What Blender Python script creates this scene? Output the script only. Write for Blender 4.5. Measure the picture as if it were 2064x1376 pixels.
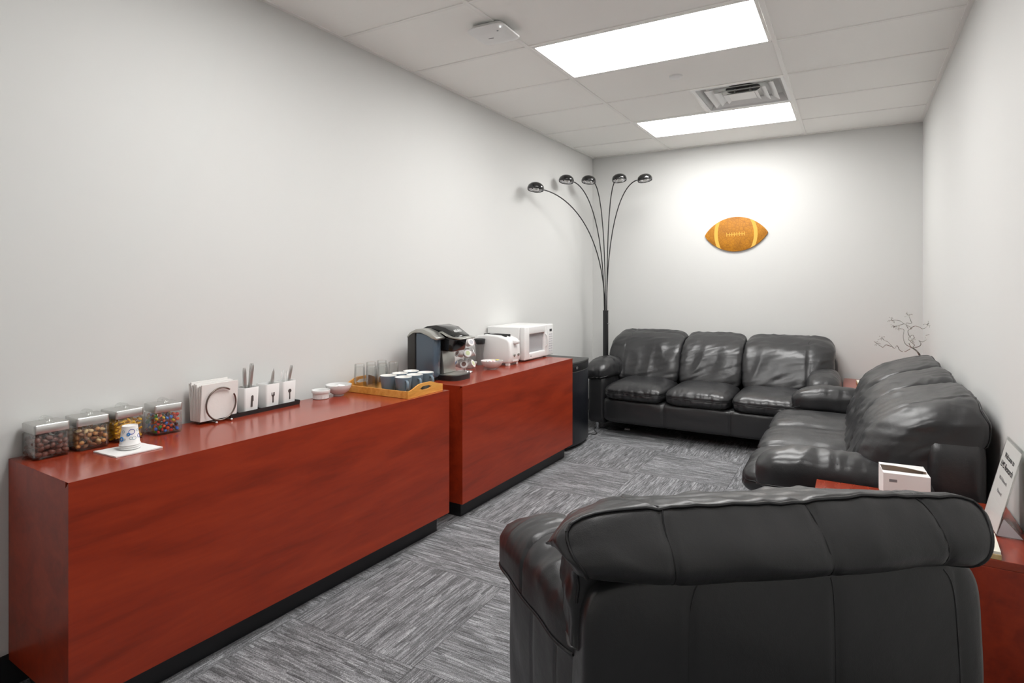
import bpy, bmesh, math, random
from mathutils import Vector, Matrix, noise
R = math.radians
random.seed(7)
for o in list(bpy.data.objects): bpy.data.objects.remove(o, do_unlink=True)
S = bpy.context.scene
COL = S.collection

# ------------------------------------------------------------------ camera, world, exposure
EYE = 1.335
cam_d = bpy.data.cameras.new('camera'); cam = bpy.data.objects.new('camera', cam_d); COL.objects.link(cam)
cam.location = (2.4204, 0.0, EYE); cam.rotation_euler = (R(90), 0, 0.52214)
cam_d.sensor_fit = 'HORIZONTAL'; cam_d.sensor_width = 36.0
cam_d.lens = 1197.5 / 2064 * 36.0; cam_d.shift_y = -(688 - 569.86) / 2064; cam_d.clip_start = 0.02
S.camera = cam
w = bpy.data.worlds.new('world'); S.world = w; w.use_nodes = True
w.node_tree.nodes['Background'].inputs[0].default_value = (0.5, 0.52, 0.55, 1)
w.node_tree.nodes['Background'].inputs[1].default_value = 0.05
S.view_settings.view_transform = 'Standard'; S.view_settings.look = 'None'
S.view_settings.gamma = 1.0; S.view_settings.use_curve_mapping = False
S.view_settings.exposure = 1.03
LAMP = 8.5            # radiance of the ceiling diffusers

W, D, H = 2.9124, 5.9351, EYE + 1.3285      # room width, far wall, ceiling
YF = -0.75                                    # wall behind the camera
T = 0.6096
GX = [0.0, 0.8217, 0.8217 + 2 * T, W]
GY0 = 2.956

# ------------------------------------------------------------------ materials
def lin(c): 
    c = c / 255.0
    return c / 12.92 if c <= 0.04045 else ((c + 0.055) / 1.055) ** 2.4
def rgb(r, g, b): return (lin(r), lin(g), lin(b), 1.0)
def mat(name, col, rough=0.5, metal=0.0, spec=0.5, coat=0.0, emit=None, estr=0.0, sheen=0.0, bump=None, vary=None):
    m = bpy.data.materials.new(name); m.use_nodes = True
    nt = m.node_tree; p = nt.nodes['Principled BSDF']
    p.inputs['Base Color'].default_value = col; p.inputs['Roughness'].default_value = rough
    p.inputs['Metallic'].default_value = metal; p.inputs['Specular IOR Level'].default_value = spec
    p.inputs['Coat Weight'].default_value = coat; p.inputs['Coat Roughness'].default_value = 0.08
    p.inputs['Sheen Weight'].default_value = sheen
    if emit: p.inputs['Emission Color'].default_value = emit; p.inputs['Emission Strength'].default_value = estr
    tc = nt.nodes.new('ShaderNodeTexCoord')
    if vary:        # (scale, amount): gentle colour variation
        n = nt.nodes.new('ShaderNodeTexNoise'); n.inputs['Scale'].default_value = vary[0]; n.inputs['Detail'].default_value = 4
        nt.links.new(tc.outputs['Object'], n.inputs['Vector'])
        r = nt.nodes.new('ShaderNodeValToRGB'); a = vary[1]
        r.color_ramp.elements[0].position = 0.3; r.color_ramp.elements[1].position = 0.7
        r.color_ramp.elements[0].color = tuple(c * (1 - a) for c in col[:3]) + (1,)
        r.color_ramp.elements[1].color = tuple(min(1, c * (1 + a)) for c in col[:3]) + (1,)
        nt.links.new(n.outputs['Fac'], r.inputs['Fac']); nt.links.new(r.outputs['Color'], p.inputs['Base Color'])
    if bump:        # (scale, strength, distance)
        n2 = nt.nodes.new('ShaderNodeTexNoise'); n2.inputs['Scale'].default_value = bump[0]; n2.inputs['Detail'].default_value = 5
        nt.links.new(tc.outputs['Object'], n2.inputs['Vector'])
        b = nt.nodes.new('ShaderNodeBump'); b.inputs['Strength'].default_value = bump[1]; b.inputs['Distance'].default_value = bump[2]
        nt.links.new(n2.outputs['Fac'], b.inputs['Height']); nt.links.new(b.outputs['Normal'], p.inputs['Normal'])
    return m
def thin_glass(name, tint, reflect=0.5, rough=0.02):
    m = bpy.data.materials.new(name); m.use_nodes = True; nt = m.node_tree
    nt.nodes.remove(nt.nodes['Principled BSDF']); out = nt.nodes['Material Output']
    tr = nt.nodes.new('ShaderNodeBsdfTransparent'); tr.inputs[0].default_value = tint
    gl = nt.nodes.new('ShaderNodeBsdfGlossy'); gl.inputs['Roughness'].default_value = rough
    lw = nt.nodes.new('ShaderNodeLayerWeight'); lw.inputs['Blend'].default_value = 0.35
    mu = nt.nodes.new('ShaderNodeMath'); mu.operation = 'MULTIPLY_ADD'; mu.inputs[1].default_value = reflect; mu.inputs[2].default_value = 0.03
    mx = nt.nodes.new('ShaderNodeMixShader')
    nt.links.new(lw.outputs['Fresnel'], mu.inputs[0]); nt.links.new(mu.outputs[0], mx.inputs[0])
    nt.links.new(tr.outputs[0], mx.inputs[1]); nt.links.new(gl.outputs[0], mx.inputs[2]); nt.links.new(mx.outputs[0], out.inputs[0])
    return m
def wood_mat(name, dark, mid, light, stretch, scale=1.0, rough=0.3, coat=0.0):
    """long-grained veneer; stretch = vector dividing the grain along the board"""
    m = bpy.data.materials.new(name); m.use_nodes = True; nt = m.node_tree; p = nt.nodes['Principled BSDF']
    tc = nt.nodes.new('ShaderNodeTexCoord'); mp = nt.nodes.new('ShaderNodeMapping'); mp.inputs['Scale'].default_value = stretch
    nt.links.new(tc.outputs['Object'], mp.inputs['Vector'])
    n1 = nt.nodes.new('ShaderNodeTexNoise'); n1.inputs['Scale'].default_value = 2.6 * scale; n1.inputs['Detail'].default_value = 7; n1.inputs['Distortion'].default_value = 1.3
    n2 = nt.nodes.new('ShaderNodeTexNoise'); n2.inputs['Scale'].default_value = 17 * scale; n2.inputs['Detail'].default_value = 6; n2.inputs['Distortion'].default_value = 0.5
    for n in (n1, n2): nt.links.new(mp.outputs[0], n.inputs['Vector'])
    mx = nt.nodes.new('ShaderNodeMix'); mx.data_type = 'FLOAT'; mx.inputs[0].default_value = 0.3
    nt.links.new(n1.outputs['Fac'], mx.inputs[2]); nt.links.new(n2.outputs['Fac'], mx.inputs[3])
    r = nt.nodes.new('ShaderNodeValToRGB'); e = r.color_ramp.elements
    e[0].position = 0.3; e[0].color = dark; e[1].position = 0.68; e[1].color = light
    k = e.new(0.48); k.color = mid
    nt.links.new(mx.outputs[0], r.inputs['Fac']); nt.links.new(r.outputs['Color'], p.inputs['Base Color'])
    p.inputs['Roughness'].default_value = rough; p.inputs['Coat Weight'].default_value = coat; p.inputs['Coat Roughness'].default_value = 0.15
    return m
def carpet_mat():
    m = bpy.data.materials.new('carpet_loop'); m.use_nodes = True; nt = m.node_tree; p = nt.nodes['Principled BSDF']
    tc = nt.nodes.new('ShaderNodeTexCoord'); oi = nt.nodes.new('ShaderNodeObjectInfo')
    ad = nt.nodes.new('ShaderNodeVectorMath'); ad.operation = 'MULTIPLY_ADD'
    ad.inputs[1].default_value = (1, 1, 1)
    sc = nt.nodes.new('ShaderNodeVectorMath'); sc.operation = 'SCALE'; sc.inputs['Scale'].default_value = 37.0
    cmb = nt.nodes.new('ShaderNodeCombineXYZ')
    for i in range(3): nt.links.new(oi.outputs['Random'], cmb.inputs[i])
    nt.links.new(cmb.outputs[0], sc.inputs[0])
    nt.links.new(tc.outputs['Object'], ad.inputs[0]); nt.links.new(sc.outputs[0], ad.inputs[2])
    def nz(stretch, scale, detail, dist=0.0):
        mp = nt.nodes.new('ShaderNodeMapping'); mp.inputs['Scale'].default_value = stretch
        nt.links.new(ad.outputs[0], mp.inputs['Vector'])
        n = nt.nodes.new('ShaderNodeTexNoise'); n.inputs['Scale'].default_value = scale; n.inputs['Detail'].default_value = detail; n.inputs['Roughness'].default_value = 0.6
        nt.links.new(mp.outputs[0], n.inputs['Vector']); return n
    c = nz((1, 1, 1), 330, 2); d = nz((2.5, 16, 1), 1.0, 2)
    sep = nt.nodes.new('ShaderNodeSeparateXYZ'); nt.links.new(ad.outputs[0], sep.inputs[0])
    def mth(op, x, y=None):
        k = nt.nodes.new('ShaderNodeMath'); k.operation = op
        for i, v in enumerate((x, y)):
            if v is None: continue
            if isinstance(v, (int, float)): k.inputs[i].default_value = v
            else: nt.links.new(v, k.inputs[i])
        return k.outputs[0]
    class Out:                      # a dashed yarn pattern: straight rows broken into dashes of random tone
        def __init__(q, row_mm, dash_cm, off):
            row = mth('FLOOR', mth('ADD', mth('MULTIPLY', sep.outputs[1], 1000.0 / row_mm), off))
            w1 = nt.nodes.new('ShaderNodeTexWhiteNoise'); w1.noise_dimensions = '1D'; nt.links.new(row, w1.inputs['W'])
            dash = mth('FLOOR', mth('ADD', mth('MULTIPLY', sep.outputs[0], 100.0 / dash_cm), mth('MULTIPLY', w1.outputs['Value'], 13.7)))
            cv = nt.nodes.new('ShaderNodeCombineXYZ'); nt.links.new(row, cv.inputs[0]); nt.links.new(dash, cv.inputs[1])
            w2 = nt.nodes.new('ShaderNodeTexWhiteNoise'); w2.noise_dimensions = '2D'; nt.links.new(cv.outputs[0], w2.inputs['Vector'])
            q.outputs = {'Fac': w2.outputs['Value']}
    a = Out(11.0, 11.0, 0.0); b = Out(3.7, 6.0, 0.37)
    def ramp(n, stops):
        r = nt.nodes.new('ShaderNodeValToRGB'); e = r.color_ramp.elements
        e[0].position, e[0].color = stops[0][0], (stops[0][1],) * 3 + (1,)
        e[1].position, e[1].color = stops[-1][0], (stops[-1][1],) * 3 + (1,)
        for q, v in stops[1:-1]: x = e.new(q); x.color = (v, v, v, 1)
        nt.links.new(n.outputs['Fac'], r.inputs['Fac']); return r
    ra = ramp(a, [(0.0, 0.66), (0.3, 0.9), (0.75, 1.0), (1.0, 1.28)])
    rb = ramp(b, [(0.0, 0.62), (0.5, 0.95), (1.0, 1.5)]); rc = ramp(c, [(0.3, 0.5), (0.7, 1.6)]); rd = ramp(d, [(0.35, 0.85), (0.65, 1.15)])
    def mul(x, y):
        k = nt.nodes.new('ShaderNodeMix'); k.data_type = 'RGBA'; k.blend_type = 'MULTIPLY'; k.inputs[0].default_value = 1.0
        k.clamp_result = False
        nt.links.new(x, k.inputs[6]); nt.links.new(y, k.inputs[7]); return k.outputs[2]
    base = nt.nodes.new('ShaderNodeRGB'); base.outputs[0].default_value = (0.215, 0.217, 0.226, 1)
    o = mul(base.outputs[0], ra.outputs[0]); o = mul(o, rb.outputs[0]); o = mul(o, rc.outputs[0]); o = mul(o, rd.outputs[0])
    nt.links.new(o, p.inputs['Base Color']); p.inputs['Roughness'].default_value = 0.95; p.inputs['Specular IOR Level'].default_value = 0.1
    bp = nt.nodes.new('ShaderNodeBump'); bp.inputs['Strength'].default_value = 0.6; bp.inputs['Distance'].default_value = 0.003
    nt.links.new(c.outputs['Fac'], bp.inputs['Height']); nt.links.new(bp.outputs['Normal'], p.inputs['Normal'])
    return m
def leather_mat():
    m = bpy.data.materials.new('black_leather'); m.use_nodes = True; nt = m.node_tree; p = nt.nodes['Principled BSDF']
    tc = nt.nodes.new('ShaderNodeTexCoord')
    v = nt.nodes.new('ShaderNodeTexVoronoi'); v.inputs['Scale'].default_value = 420
    n = nt.nodes.new('ShaderNodeTexNoise'); n.inputs['Scale'].default_value = 14; n.inputs['Detail'].default_value = 6
    n3 = nt.nodes.new('ShaderNodeTexNoise'); n3.inputs['Scale'].default_value = 5; n3.inputs['Detail'].default_value = 3
    for q in (v, n, n3): nt.links.new(tc.outputs['Object'], q.inputs['Vector'])
    b1 = nt.nodes.new('ShaderNodeBump'); b1.inputs['Strength'].default_value = 0.12; b1.inputs['Distance'].default_value = 0.0012
    b2 = nt.nodes.new('ShaderNodeBump'); b2.inputs['Strength'].default_value = 0.22; b2.inputs['Distance'].default_value = 0.012
    nt.links.new(v.outputs['Distance'], b1.inputs['Height']); nt.links.new(n.outputs['Fac'], b2.inputs['Height'])
    nt.links.new(b1.outputs['Normal'], b2.inputs['Normal']); nt.links.new(b2.outputs['Normal'], p.inputs['Normal'])
    r = nt.nodes.new('ShaderNodeMapRange'); r.inputs[1].default_value = 0.3; r.inputs[2].default_value = 0.7; r.inputs[3].default_value = 0.28; r.inputs[4].default_value = 0.42
    nt.links.new(n3.outputs['Fac'], r.inputs[0]); nt.links.new(r.outputs[0], p.inputs['Roughness'])
    p.inputs['Base Color'].default_value = (0.021, 0.021, 0.0225, 1); p.inputs['Specular IOR Level'].default_value = 0.62
    return m
def cork_mat():
    m = bpy.data.materials.new('stamped_tan'); m.use_nodes = True; nt = m.node_tree; p = nt.nodes['Principled BSDF']
    tc = nt.nodes.new('ShaderNodeTexCoord')
    v = nt.nodes.new('ShaderNodeTexVoronoi'); v.inputs['Scale'].default_value = 34; v.feature = 'DISTANCE_TO_EDGE'
    n = nt.nodes.new('ShaderNodeTexNoise'); n.inputs['Scale'].default_value = 9; n.inputs['Detail'].default_value = 5
    for q in (v, n): nt.links.new(tc.outputs['Object'], q.inputs['Vector'])
    r = nt.nodes.new('ShaderNodeValToRGB'); e = r.color_ramp.elements
    e[0].position = 0.0; e[0].color = rgb(146, 90, 4); e[1].position = 0.06; e[1].color = rgb(182, 120, 8)
    nt.links.new(v.outputs['Distance'], r.inputs['Fac'])
    r2 = nt.nodes.new('ShaderNodeValToRGB'); e = r2.color_ramp.elements
    e[0].position = 0.35; e[0].color = (0.78, 0.72, 0.6, 1); e[1].position = 0.65; e[1].color = (1.1, 1.08, 1.05, 1)
    nt.links.new(n.outputs['Fac'], r2.inputs['Fac'])
    k = nt.nodes.new('ShaderNodeMix'); k.data_type = 'RGBA'; k.blend_type = 'MULTIPLY'; k.inputs[0].default_value = 1
    nt.links.new(r.outputs[0], k.inputs[6]); nt.links.new(r2.outputs[0], k.inputs[7]); nt.links.new(k.outputs[2], p.inputs['Base Color'])
    b = nt.nodes.new('ShaderNodeBump'); b.inputs['Strength'].default_value = 0.4; b.inputs['Distance'].default_value = 0.004
    nt.links.new(v.outputs['Distance'], b.inputs['Height']); nt.links.new(b.outputs['Normal'], p.inputs['Normal'])
    p.inputs['Roughness'].default_value = 0.6
    return m

M = {}
M['wall'] = mat('wall_paint', (0.69, 0.69, 0.675, 1), 0.85, spec=0.2, bump=(260, 0.05, 0.001))
M['ceil'] = mat('ceiling_tile_white', (0.95, 0.94, 0.91, 1), 0.95, spec=0.1, bump=(420, 0.15, 0.001))
M['grid'] = mat('grid_white_enamel', (0.90, 0.89, 0.86, 1), 0.5)
M['carpet'] = carpet_mat()
M['rubber'] = mat('black_rubber', (0.011, 0.011, 0.013, 1), 0.55)
M['cherry'] = wood_mat('cherry_laminate', rgb(122, 36, 14), rgb(148, 45, 18), rgb(166, 56, 24), (3.2, 0.42, 3.2), 1.0, 0.38)
M['cherry_top'] = wood_mat('cherry_laminate_top', rgb(128, 44, 24), rgb(146, 52, 28), rgb(158, 60, 34), (3.0, 0.42, 3.0), 1.0, 0.22, 0.25)
M['kick'] = mat('toe_kick_black', (0.010, 0.010, 0.012, 1), 0.4)
M['leather'] = leather_mat()
M['piping'] = mat('black_leather_piping', (0.008, 0.008, 0.009, 1), 0.42)
M['chrome'] = mat('chrome', (0.75, 0.75, 0.76, 1), 0.12, 1.0)
M['steel'] = mat('brushed_steel', (0.62, 0.615, 0.60, 1), 0.38, 1.0)
M['dsteel'] = mat('dark_bronze_wire', (0.20, 0.17, 0.15, 1), 0.3, 1.0)
M['glass'] = thin_glass('clear_glass', (0.985, 0.99, 0.985, 1), 0.42)
M['acrylic'] = thin_glass('clear_acrylic', (0.975, 0.98, 0.975, 1), 0.14)
M['smoke'] = mat('blue_tank_plastic', rgb(92, 107, 122), 0.06, coat=0.6)
_p = M['smoke'].node_tree.nodes['Principled BSDF']; _p.inputs['Alpha'].default_value = 0.78
M['white'] = mat('white_plastic', (0.80, 0.80, 0.79, 1), 0.35)
M['white_gloss'] = mat('white_ceramic', (0.80, 0.80, 0.79, 1), 0.15)
M['paper'] = mat('white_paper', (0.84, 0.83, 0.82, 1), 0.9, spec=0.1, bump=(90, 0.1, 0.002))
M['cream_napkin'] = mat('napkin_paper', (0.82, 0.80, 0.775, 1), 0.95, spec=0.1, bump=(60, 0.2, 0.003))
M['black'] = mat('black_plastic', (0.012, 0.012, 0.013, 1), 0.3)
M['black_gloss'] = mat('black_gloss_enamel', (0.010, 0.010, 0.010, 1), 0.1, coat=0.5)
M['black_satin'] = mat('black_satin_metal', (0.016, 0.016, 0.017, 1), 0.35)
M['fridge'] = mat('fridge_blue_black', (0.009, 0.010, 0.014, 1), 0.32, bump=(300, 0.05, 0.001))
M['fridge_top'] = mat('fridge_top_grey', (0.055, 0.055, 0.054, 1), 0.5)
M['silver'] = mat('silver_plastic', (0.50, 0.50, 0.47, 1), 0.3, 0.85)
M['grey'] = mat('grey_plastic', (0.18, 0.18, 0.18, 1), 0.4)
M['dark_grey'] = mat('dark_grey_plastic', (0.035, 0.034, 0.032, 1), 0.4)
M['mw_window'] = mat('microwave_window_grey', (0.40, 0.40, 0.41, 1), 0.25)
M['mug'] = mat('slate_blue_glaze', rgb(112, 129, 142), 0.3)
M['mug_in'] = mat('white_glaze', (0.82, 0.80, 0.76, 1), 0.2)
M['bamboo'] = wood_mat('bamboo', rgb(196, 130, 52), rgb(218, 153, 70), rgb(232, 172, 92), (4, 0.8, 4), 2.0, 0.4)
M['pale_wood'] = wood_mat('pale_wood', rgb(150, 118, 72), rgb(190, 160, 110), rgb(215, 190, 145), (2, 6, 2), 2.0, 0.5)
M['cream'] = mat('cream_paper', (0.80, 0.76, 0.66, 1), 0.8)
M['card'] = mat('brown_cardboard', rgb(152, 112, 70), 0.9, vary=(30, 0.15))
M['ink'] = mat('black_ink', (0.03, 0.03, 0.035, 1), 0.7)
M['ink_grey'] = mat('grey_ink', (0.22, 0.22, 0.23, 1), 0.7)
M['icon'] = mat('dark_icon_print', (0.065, 0.055, 0.05, 1), 0.5)
M['blue1'] = mat('print_deep_blue', rgb(40, 60, 170), 0.5)
M['blue2'] = mat('print_sky_blue', rgb(30, 130, 205), 0.5)
M['blue3'] = mat('print_pale_teal', rgb(120, 165, 185), 0.5)
M['cyan'] = mat('cyan_sticker', rgb(60, 170, 215), 0.5)
M['light'] = mat('lit_diffuser', (0.9, 0.9, 0.9, 1), 0.6, emit=(1.0, 0.993, 0.978, 1), estr=LAMP)
M['led'] = mat('status_led', (1, 1, 1, 1), 0.5, emit=(0.9, 1, 1, 1), estr=2.0)
M['duct'] = mat('duct_dark', (0.02, 0.02, 0.02, 1), 0.8)
M['tan'] = cork_mat()
M['stripe'] = mat('pale_yellow_inlay', rgb(226, 172, 70), 0.6)
M['choc'] = mat('milk_chocolate', rgb(124, 72, 58), 0.28, vary=(40, 0.25))
M['nut'] = mat('cashew_nut', rgb(240, 204, 150), 0.5, vary=(60, 0.2))
M['nut_d'] = mat('almond_brown', rgb(156, 100, 62), 0.5, vary=(60, 0.3))
M['nut_o'] = mat('roasted_nut', rgb(228, 164, 100), 0.5, vary=(60, 0.2))
M['yellow'] = mat('yellow_cracker', rgb(255, 190, 24), 0.6, vary=(60, 0.15))
for n, c in (('c_red', (205, 40, 25)), ('c_orange', (240, 92, 25)), ('c_yellow', (238, 200, 30)), ('c_green', (40, 150, 40)), ('c_blue', (20, 105, 205)), ('c_brown', (70, 35, 22))):
    M[n] = mat('candy_shell_' + n[2:], rgb(*c), 0.18)
M['pink'] = mat('pale_pink_packet', rgb(236, 200, 205), 0.6)
M['ypack'] = mat('yellow_packet', rgb(246, 222, 90), 0.6)
M['ltgrey'] = mat('light_grey_packet', rgb(190, 190, 195), 0.6)
M['wire'] = mat('silver_wire', (0.42, 0.41, 0.38, 1), 0.25, 1.0)
M['bulb'] = mat('frosted_bulb', (0.85, 0.85, 0.83, 1), 0.4)
M['pod_grey'] = mat('pod_white', (0.72, 0.70, 0.69, 1), 0.4)

# ------------------------------------------------------------------ mesh helpers
class MB:
    def __init__(s): s.v = []; s.f = []
    def add(s, vs, fs):
        o = len(s.v); s.v += [tuple(p) for p in vs]; s.f += [tuple(i + o for i in f) for f in fs]; return s
    def box(s, x0, x1, y0, y1, z0, z1):
        return s.add([(x0, y0, z0), (x1, y0, z0), (x1, y1, z0), (x0, y1, z0), (x0, y0, z1), (x1, y0, z1), (x1, y1, z1), (x0, y1, z1)],
                     [(0, 3, 2, 1), (4, 5, 6, 7), (0, 1, 5, 4), (1, 2, 6, 5), (2, 3, 7, 6), (3, 0, 4, 7)])
    def rbox(s, x0, x1, y0, y1, z0, z1, r=0.005, seg=2):
        bm = bmesh.new(); bmesh.ops.create_cube(bm, size=1.0)
        for v in bm.verts: v.co = Vector(((x0 + x1) / 2 + v.co.x * (x1 - x0), (y0 + y1) / 2 + v.co.y * (y1 - y0), (z0 + z1) / 2 + v.co.z * (z1 - z0)))
        r = min(r, 0.49 * min(x1 - x0, y1 - y0, z1 - z0))
        bmesh.ops.bevel(bm, geom=bm.edges[:], offset=r, segments=seg, profile=0.5, affect='EDGES')
        bm.verts.index_update(); s.add([v.co[:] for v in bm.verts], [[v.index for v in f.verts] for f in bm.faces]); bm.free(); return s
    def prism(s, poly, axis, a, b, bevel=0.0, seg=2):
        """poly of (p,q); axis 'x': p,q=y,z; 'y': p,q=x,z; 'z': p,q=x,y"""
        def pt(p, q, t): return {'x': (t, p, q), 'y': (p, t, q), 'z': (p, q, t)}[axis]
        bm = bmesh.new(); lo = [bm.verts.new(pt(p, q, a)) for p, q in poly]; hi = [bm.verts.new(pt(p, q, b)) for p, q in poly]
        bm.faces.new(lo[::-1]); bm.faces.new(hi); n = len(poly)
        for i in range(n): bm.faces.new((lo[i], lo[(i + 1) % n], hi[(i + 1) % n], hi[i]))
        bmesh.ops.recalc_face_normals(bm, faces=bm.faces[:])
        if bevel: bmesh.ops.bevel(bm, geom=[e for e in bm.edges if e.calc_face_angle(0) > 0.6], offset=bevel, segments=seg, profile=0.5, affect='EDGES')
        bm.verts.index_update(); s.add([v.co[:] for v in bm.verts], [[v.index for v in f.verts] for f in bm.faces]); bm.free(); return s
    def lathe(s, prof, c=(0, 0, 0), n=32, sx=1, sy=1):
        vs, fs = [], []; k = len(prof)
        for i in range(n):
            a = 2 * math.pi * i / n
            for r, z in prof: vs.append((c[0] + r * sx * math.cos(a), c[1] + r * sy * math.sin(a), c[2] + z))
        for i in range(n):
            j = (i + 1) % n
            for q in range(k - 1): fs.append((i * k + q, j * k + q, j * k + q + 1, i * k + q + 1))
        if prof[0][0] > 1e-6: fs.append([i * k for i in range(n)][::-1])
        if prof[-1][0] > 1e-6: fs.append([i * k + k - 1 for i in range(n)])
        return s.add(vs, fs)
    def shell(s, prof, c=(0, 0, 0), n=32):
        """closed profile loop revolved (for open vessels)"""
        vs, fs = [], []; k = len(prof)
        for i in range(n):
            a = 2 * math.pi * i / n
            for r, z in prof: vs.append((c[0] + r * math.cos(a), c[1] + r * math.sin(a), c[2] + z))
        for i in range(n):
            j = (i + 1) % n
            for q in range(k - 1): fs.append((i * k + q, j * k + q, j * k + q + 1, i * k + q + 1))
        return s.add(vs, fs)
    def tube(s, path, r, n=8, closed=False, taper=None):
        P = [Vector(p) for p in path]; m = len(P); vs, fs = [], []
        up = None
        for i in range(m):
            t = (P[(i + 1) % m] - P[i - 1]) if closed else (P[min(i + 1, m - 1)] - P[max(i - 1, 0)])
            if t.length < 1e-9: t = Vector((0, 0, 1))
            t.normalize()
            if up is None: up = t.orthogonal().normalized()
            up = up - t * up.dot(t)
            if up.length < 1e-6: up = t.orthogonal()
            up.normalize(); sd = t.cross(up)
            rr = r if taper is None else r * (1 + (taper - 1) * i / (m - 1))
            for k in range(n):
                a = 2 * math.pi * k / n; vs.append(P[i] + (up * math.cos(a) + sd * math.sin(a)) * rr)
        L = m if closed else m - 1
        for i in range(L):
            j = (i + 1) % m
            for k in range(n): fs.append((i * n + k, i * n + (k + 1) % n, j * n + (k + 1) % n, j * n + k))
        if not closed: fs.append(list(range(n))[::-1]); fs.append([(m - 1) * n + k for k in range(n)])
        return s.add(vs, fs)
    def xf(s, mx, start=0):
        s.v = s.v[:start] + [tuple(mx @ Vector(p)) for p in s.v[start:]]; return s
    def build(s, name, m, parent=None, smooth=None, **kw):
        me = bpy.data.meshes.new(name); me.from_pydata(s.v, [], s.f)
        bm = bmesh.new(); bm.from_mesh(me); bmesh.ops.recalc_face_normals(bm, faces=bm.faces[:]); bm.to_mesh(me); bm.free()
        me.materials.append(M[m] if isinstance(m, str) else m)
        if smooth is not None:
            for p in me.polygons: p.use_smooth = True
            me.set_sharp_from_angle(angle=R(smooth))
        return link(name, me, parent, **kw)
def link(name, me, parent=None, loc=(0, 0, 0), rot=(0, 0, 0)):
    o = bpy.data.objects.new(name, me); COL.objects.link(o); o.location = loc; o.rotation_euler = rot
    if parent: o.parent = parent
    return o
def tag(o, label, cat, group=None):
    o['label'] = label; o['category'] = cat
    if group: o['group'] = group
    return o
def thing(name, label, cat, loc=(0, 0, 0), rz=0.0, group=None):
    o = bpy.data.objects.new(name, None); COL.objects.link(o); o.empty_display_size = 0.1
    o.location = loc; o.rotation_euler = (0, 0, rz); return tag(o, label, cat, group)
def struct(o): o['kind'] = 'structure'; return o
def copy_tree(o, parent=None):
    c = o.copy(); COL.objects.link(c); c.parent = parent
    for ch in list(o.children): copy_tree(ch, c)
    return c
def text(name, s, size, m, parent, loc, rot, ext=0.0004, align='CENTER', sx=1.0):
    cu = bpy.data.curves.new(name, 'FONT'); cu.body = s; cu.size = size; cu.extrude = ext; cu.align_x = align; cu.align_y = 'CENTER'
    cu.resolution_u = 3
    t = bpy.data.objects.new(name, cu); COL.objects.link(t)
    dg = bpy.context.evaluated_depsgraph_get(); me = bpy.data.meshes.new_from_object(t.evaluated_get(dg))
    bpy.data.objects.remove(t); bpy.data.curves.remove(cu)
    me.materials.clear(); me.materials.append(M[m]); o = link(name, me, parent, loc, rot); o.scale.x = sx; return o
def arc(cx, cy, r, a0, a1, n): return [(cx + r * math.cos(R(a0 + (a1 - a0) * i / n)), cy + r * math.sin(R(a0 + (a1 - a0) * i / n))) for i in range(n + 1)]

# ------------------------------------------------------------------ room
fl = struct(MB().box(0, W, YF, D, -0.05, -0.008).build('floor', 'rubber'))
tile = MB().rbox(-T / 2 + 0.0006, T / 2 - 0.0006, -T / 2 + 0.0006, T / 2 - 0.0006, -0.008, 0.0, 0.0015, 1)
tile_mesh = None
def clipped_tile(x0, x1, y0, y1):
    return MB().box(x0, x1, y0, y1, -0.008, 0.0)
cx0, cy0 = 0.485 - T, 1.62 - 7 * T
for i in range(6):
    for j in range(3, 16):
        x0, y0 = cx0 + i * T, cy0 + j * T; x1, y1 = x0 + T, y0 + T
        a0, a1, b0, b1 = max(x0, 0), min(x1, W), max(y0, YF), min(y1, D)
        if a1 - a0 < 0.01 or b1 - b0 < 0.01: continue
        c = ((x0 + x1) / 2, (y0 + y1) / 2); g = 0.0007
        turn = (i + j) % 2 == 0          # stripes run along y where turned
        rz = R(90) if turn else 0.0
        lx0, lx1, ly0, ly1 = a0 + g - c[0], a1 - g - c[0], b0 + g - c[1], b1 - g - c[1]
        if turn: lx0, lx1, ly0, ly1 = ly0, ly1, -lx1, -lx0
        o = clipped_tile(lx0, lx1, ly0, ly1).build('carpet_tile', 'carpet', fl, loc=(c[0], c[1], 0), rot=(0, 0, rz))
struct(MB().box(-0.12, 0, YF, D + 0.12, -0.05, H + 0.12).build('wall_left', 'wall'))
struct(MB().box(W, W + 0.12, YF, D + 0.12, -0.05, H + 0.12).build('wall_right', 'wall'))
struct(MB().box(0, W, D, D + 0.12, -0.05, H + 0.12).build('wall_back', 'wall'))
struct(MB().box(-0.12, W + 0.12, YF - 0.12, YF, -0.05, H + 0.12).build('wall_front', 'wall'))
for nm, b in (('baseboard_left', (0, 0.006, YF, D)), ('baseboard_right', (W - 0.006, W, YF, D)), ('baseboard_back', (0.006, W - 0.006, D - 0.006, D)), ('baseboard_front', (0.006, W - 0.006, YF, YF + 0.006))):
    struct(MB().rbox(*b, 0.0, 0.112, 0.003, 2).build(nm, 'rubber'))
ce = struct(MB().box(0, W, YF, D, H + 0.10, H + 0.12).build('ceiling', 'ceil'))
rows = [GY0 + T * k for k in range(-6, 5)] + [D]
rows[0] = max(rows[0], YF); rows = [YF] + rows if rows[0] > YF else rows
LIGHTS = {3: 'far', 0: 'near', -3: 'overhead'}
def krow(y): return round((y - GY0) / T)
for j in range(len(rows) - 1):
    y0, y1 = rows[j], rows[j + 1]; k = krow(y0) if y1 - y0 > 0.3 else None
    for i in range(3):
        x0, x1 = GX[i], GX[i + 1]
        if i == 1 and k in LIGHTS: continue
        if i == 1 and k == 2: x1 = GX[1] + T
        if i == 1 and k == 2: pass
        MB().rbox(x0 + 0.009, x1 - 0.009, y0 + 0.009, y1 - 0.009, H + 0.006, H + 0.022, 0.0015, 1).build('ceiling_tile', 'ceil', ce)
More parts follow.
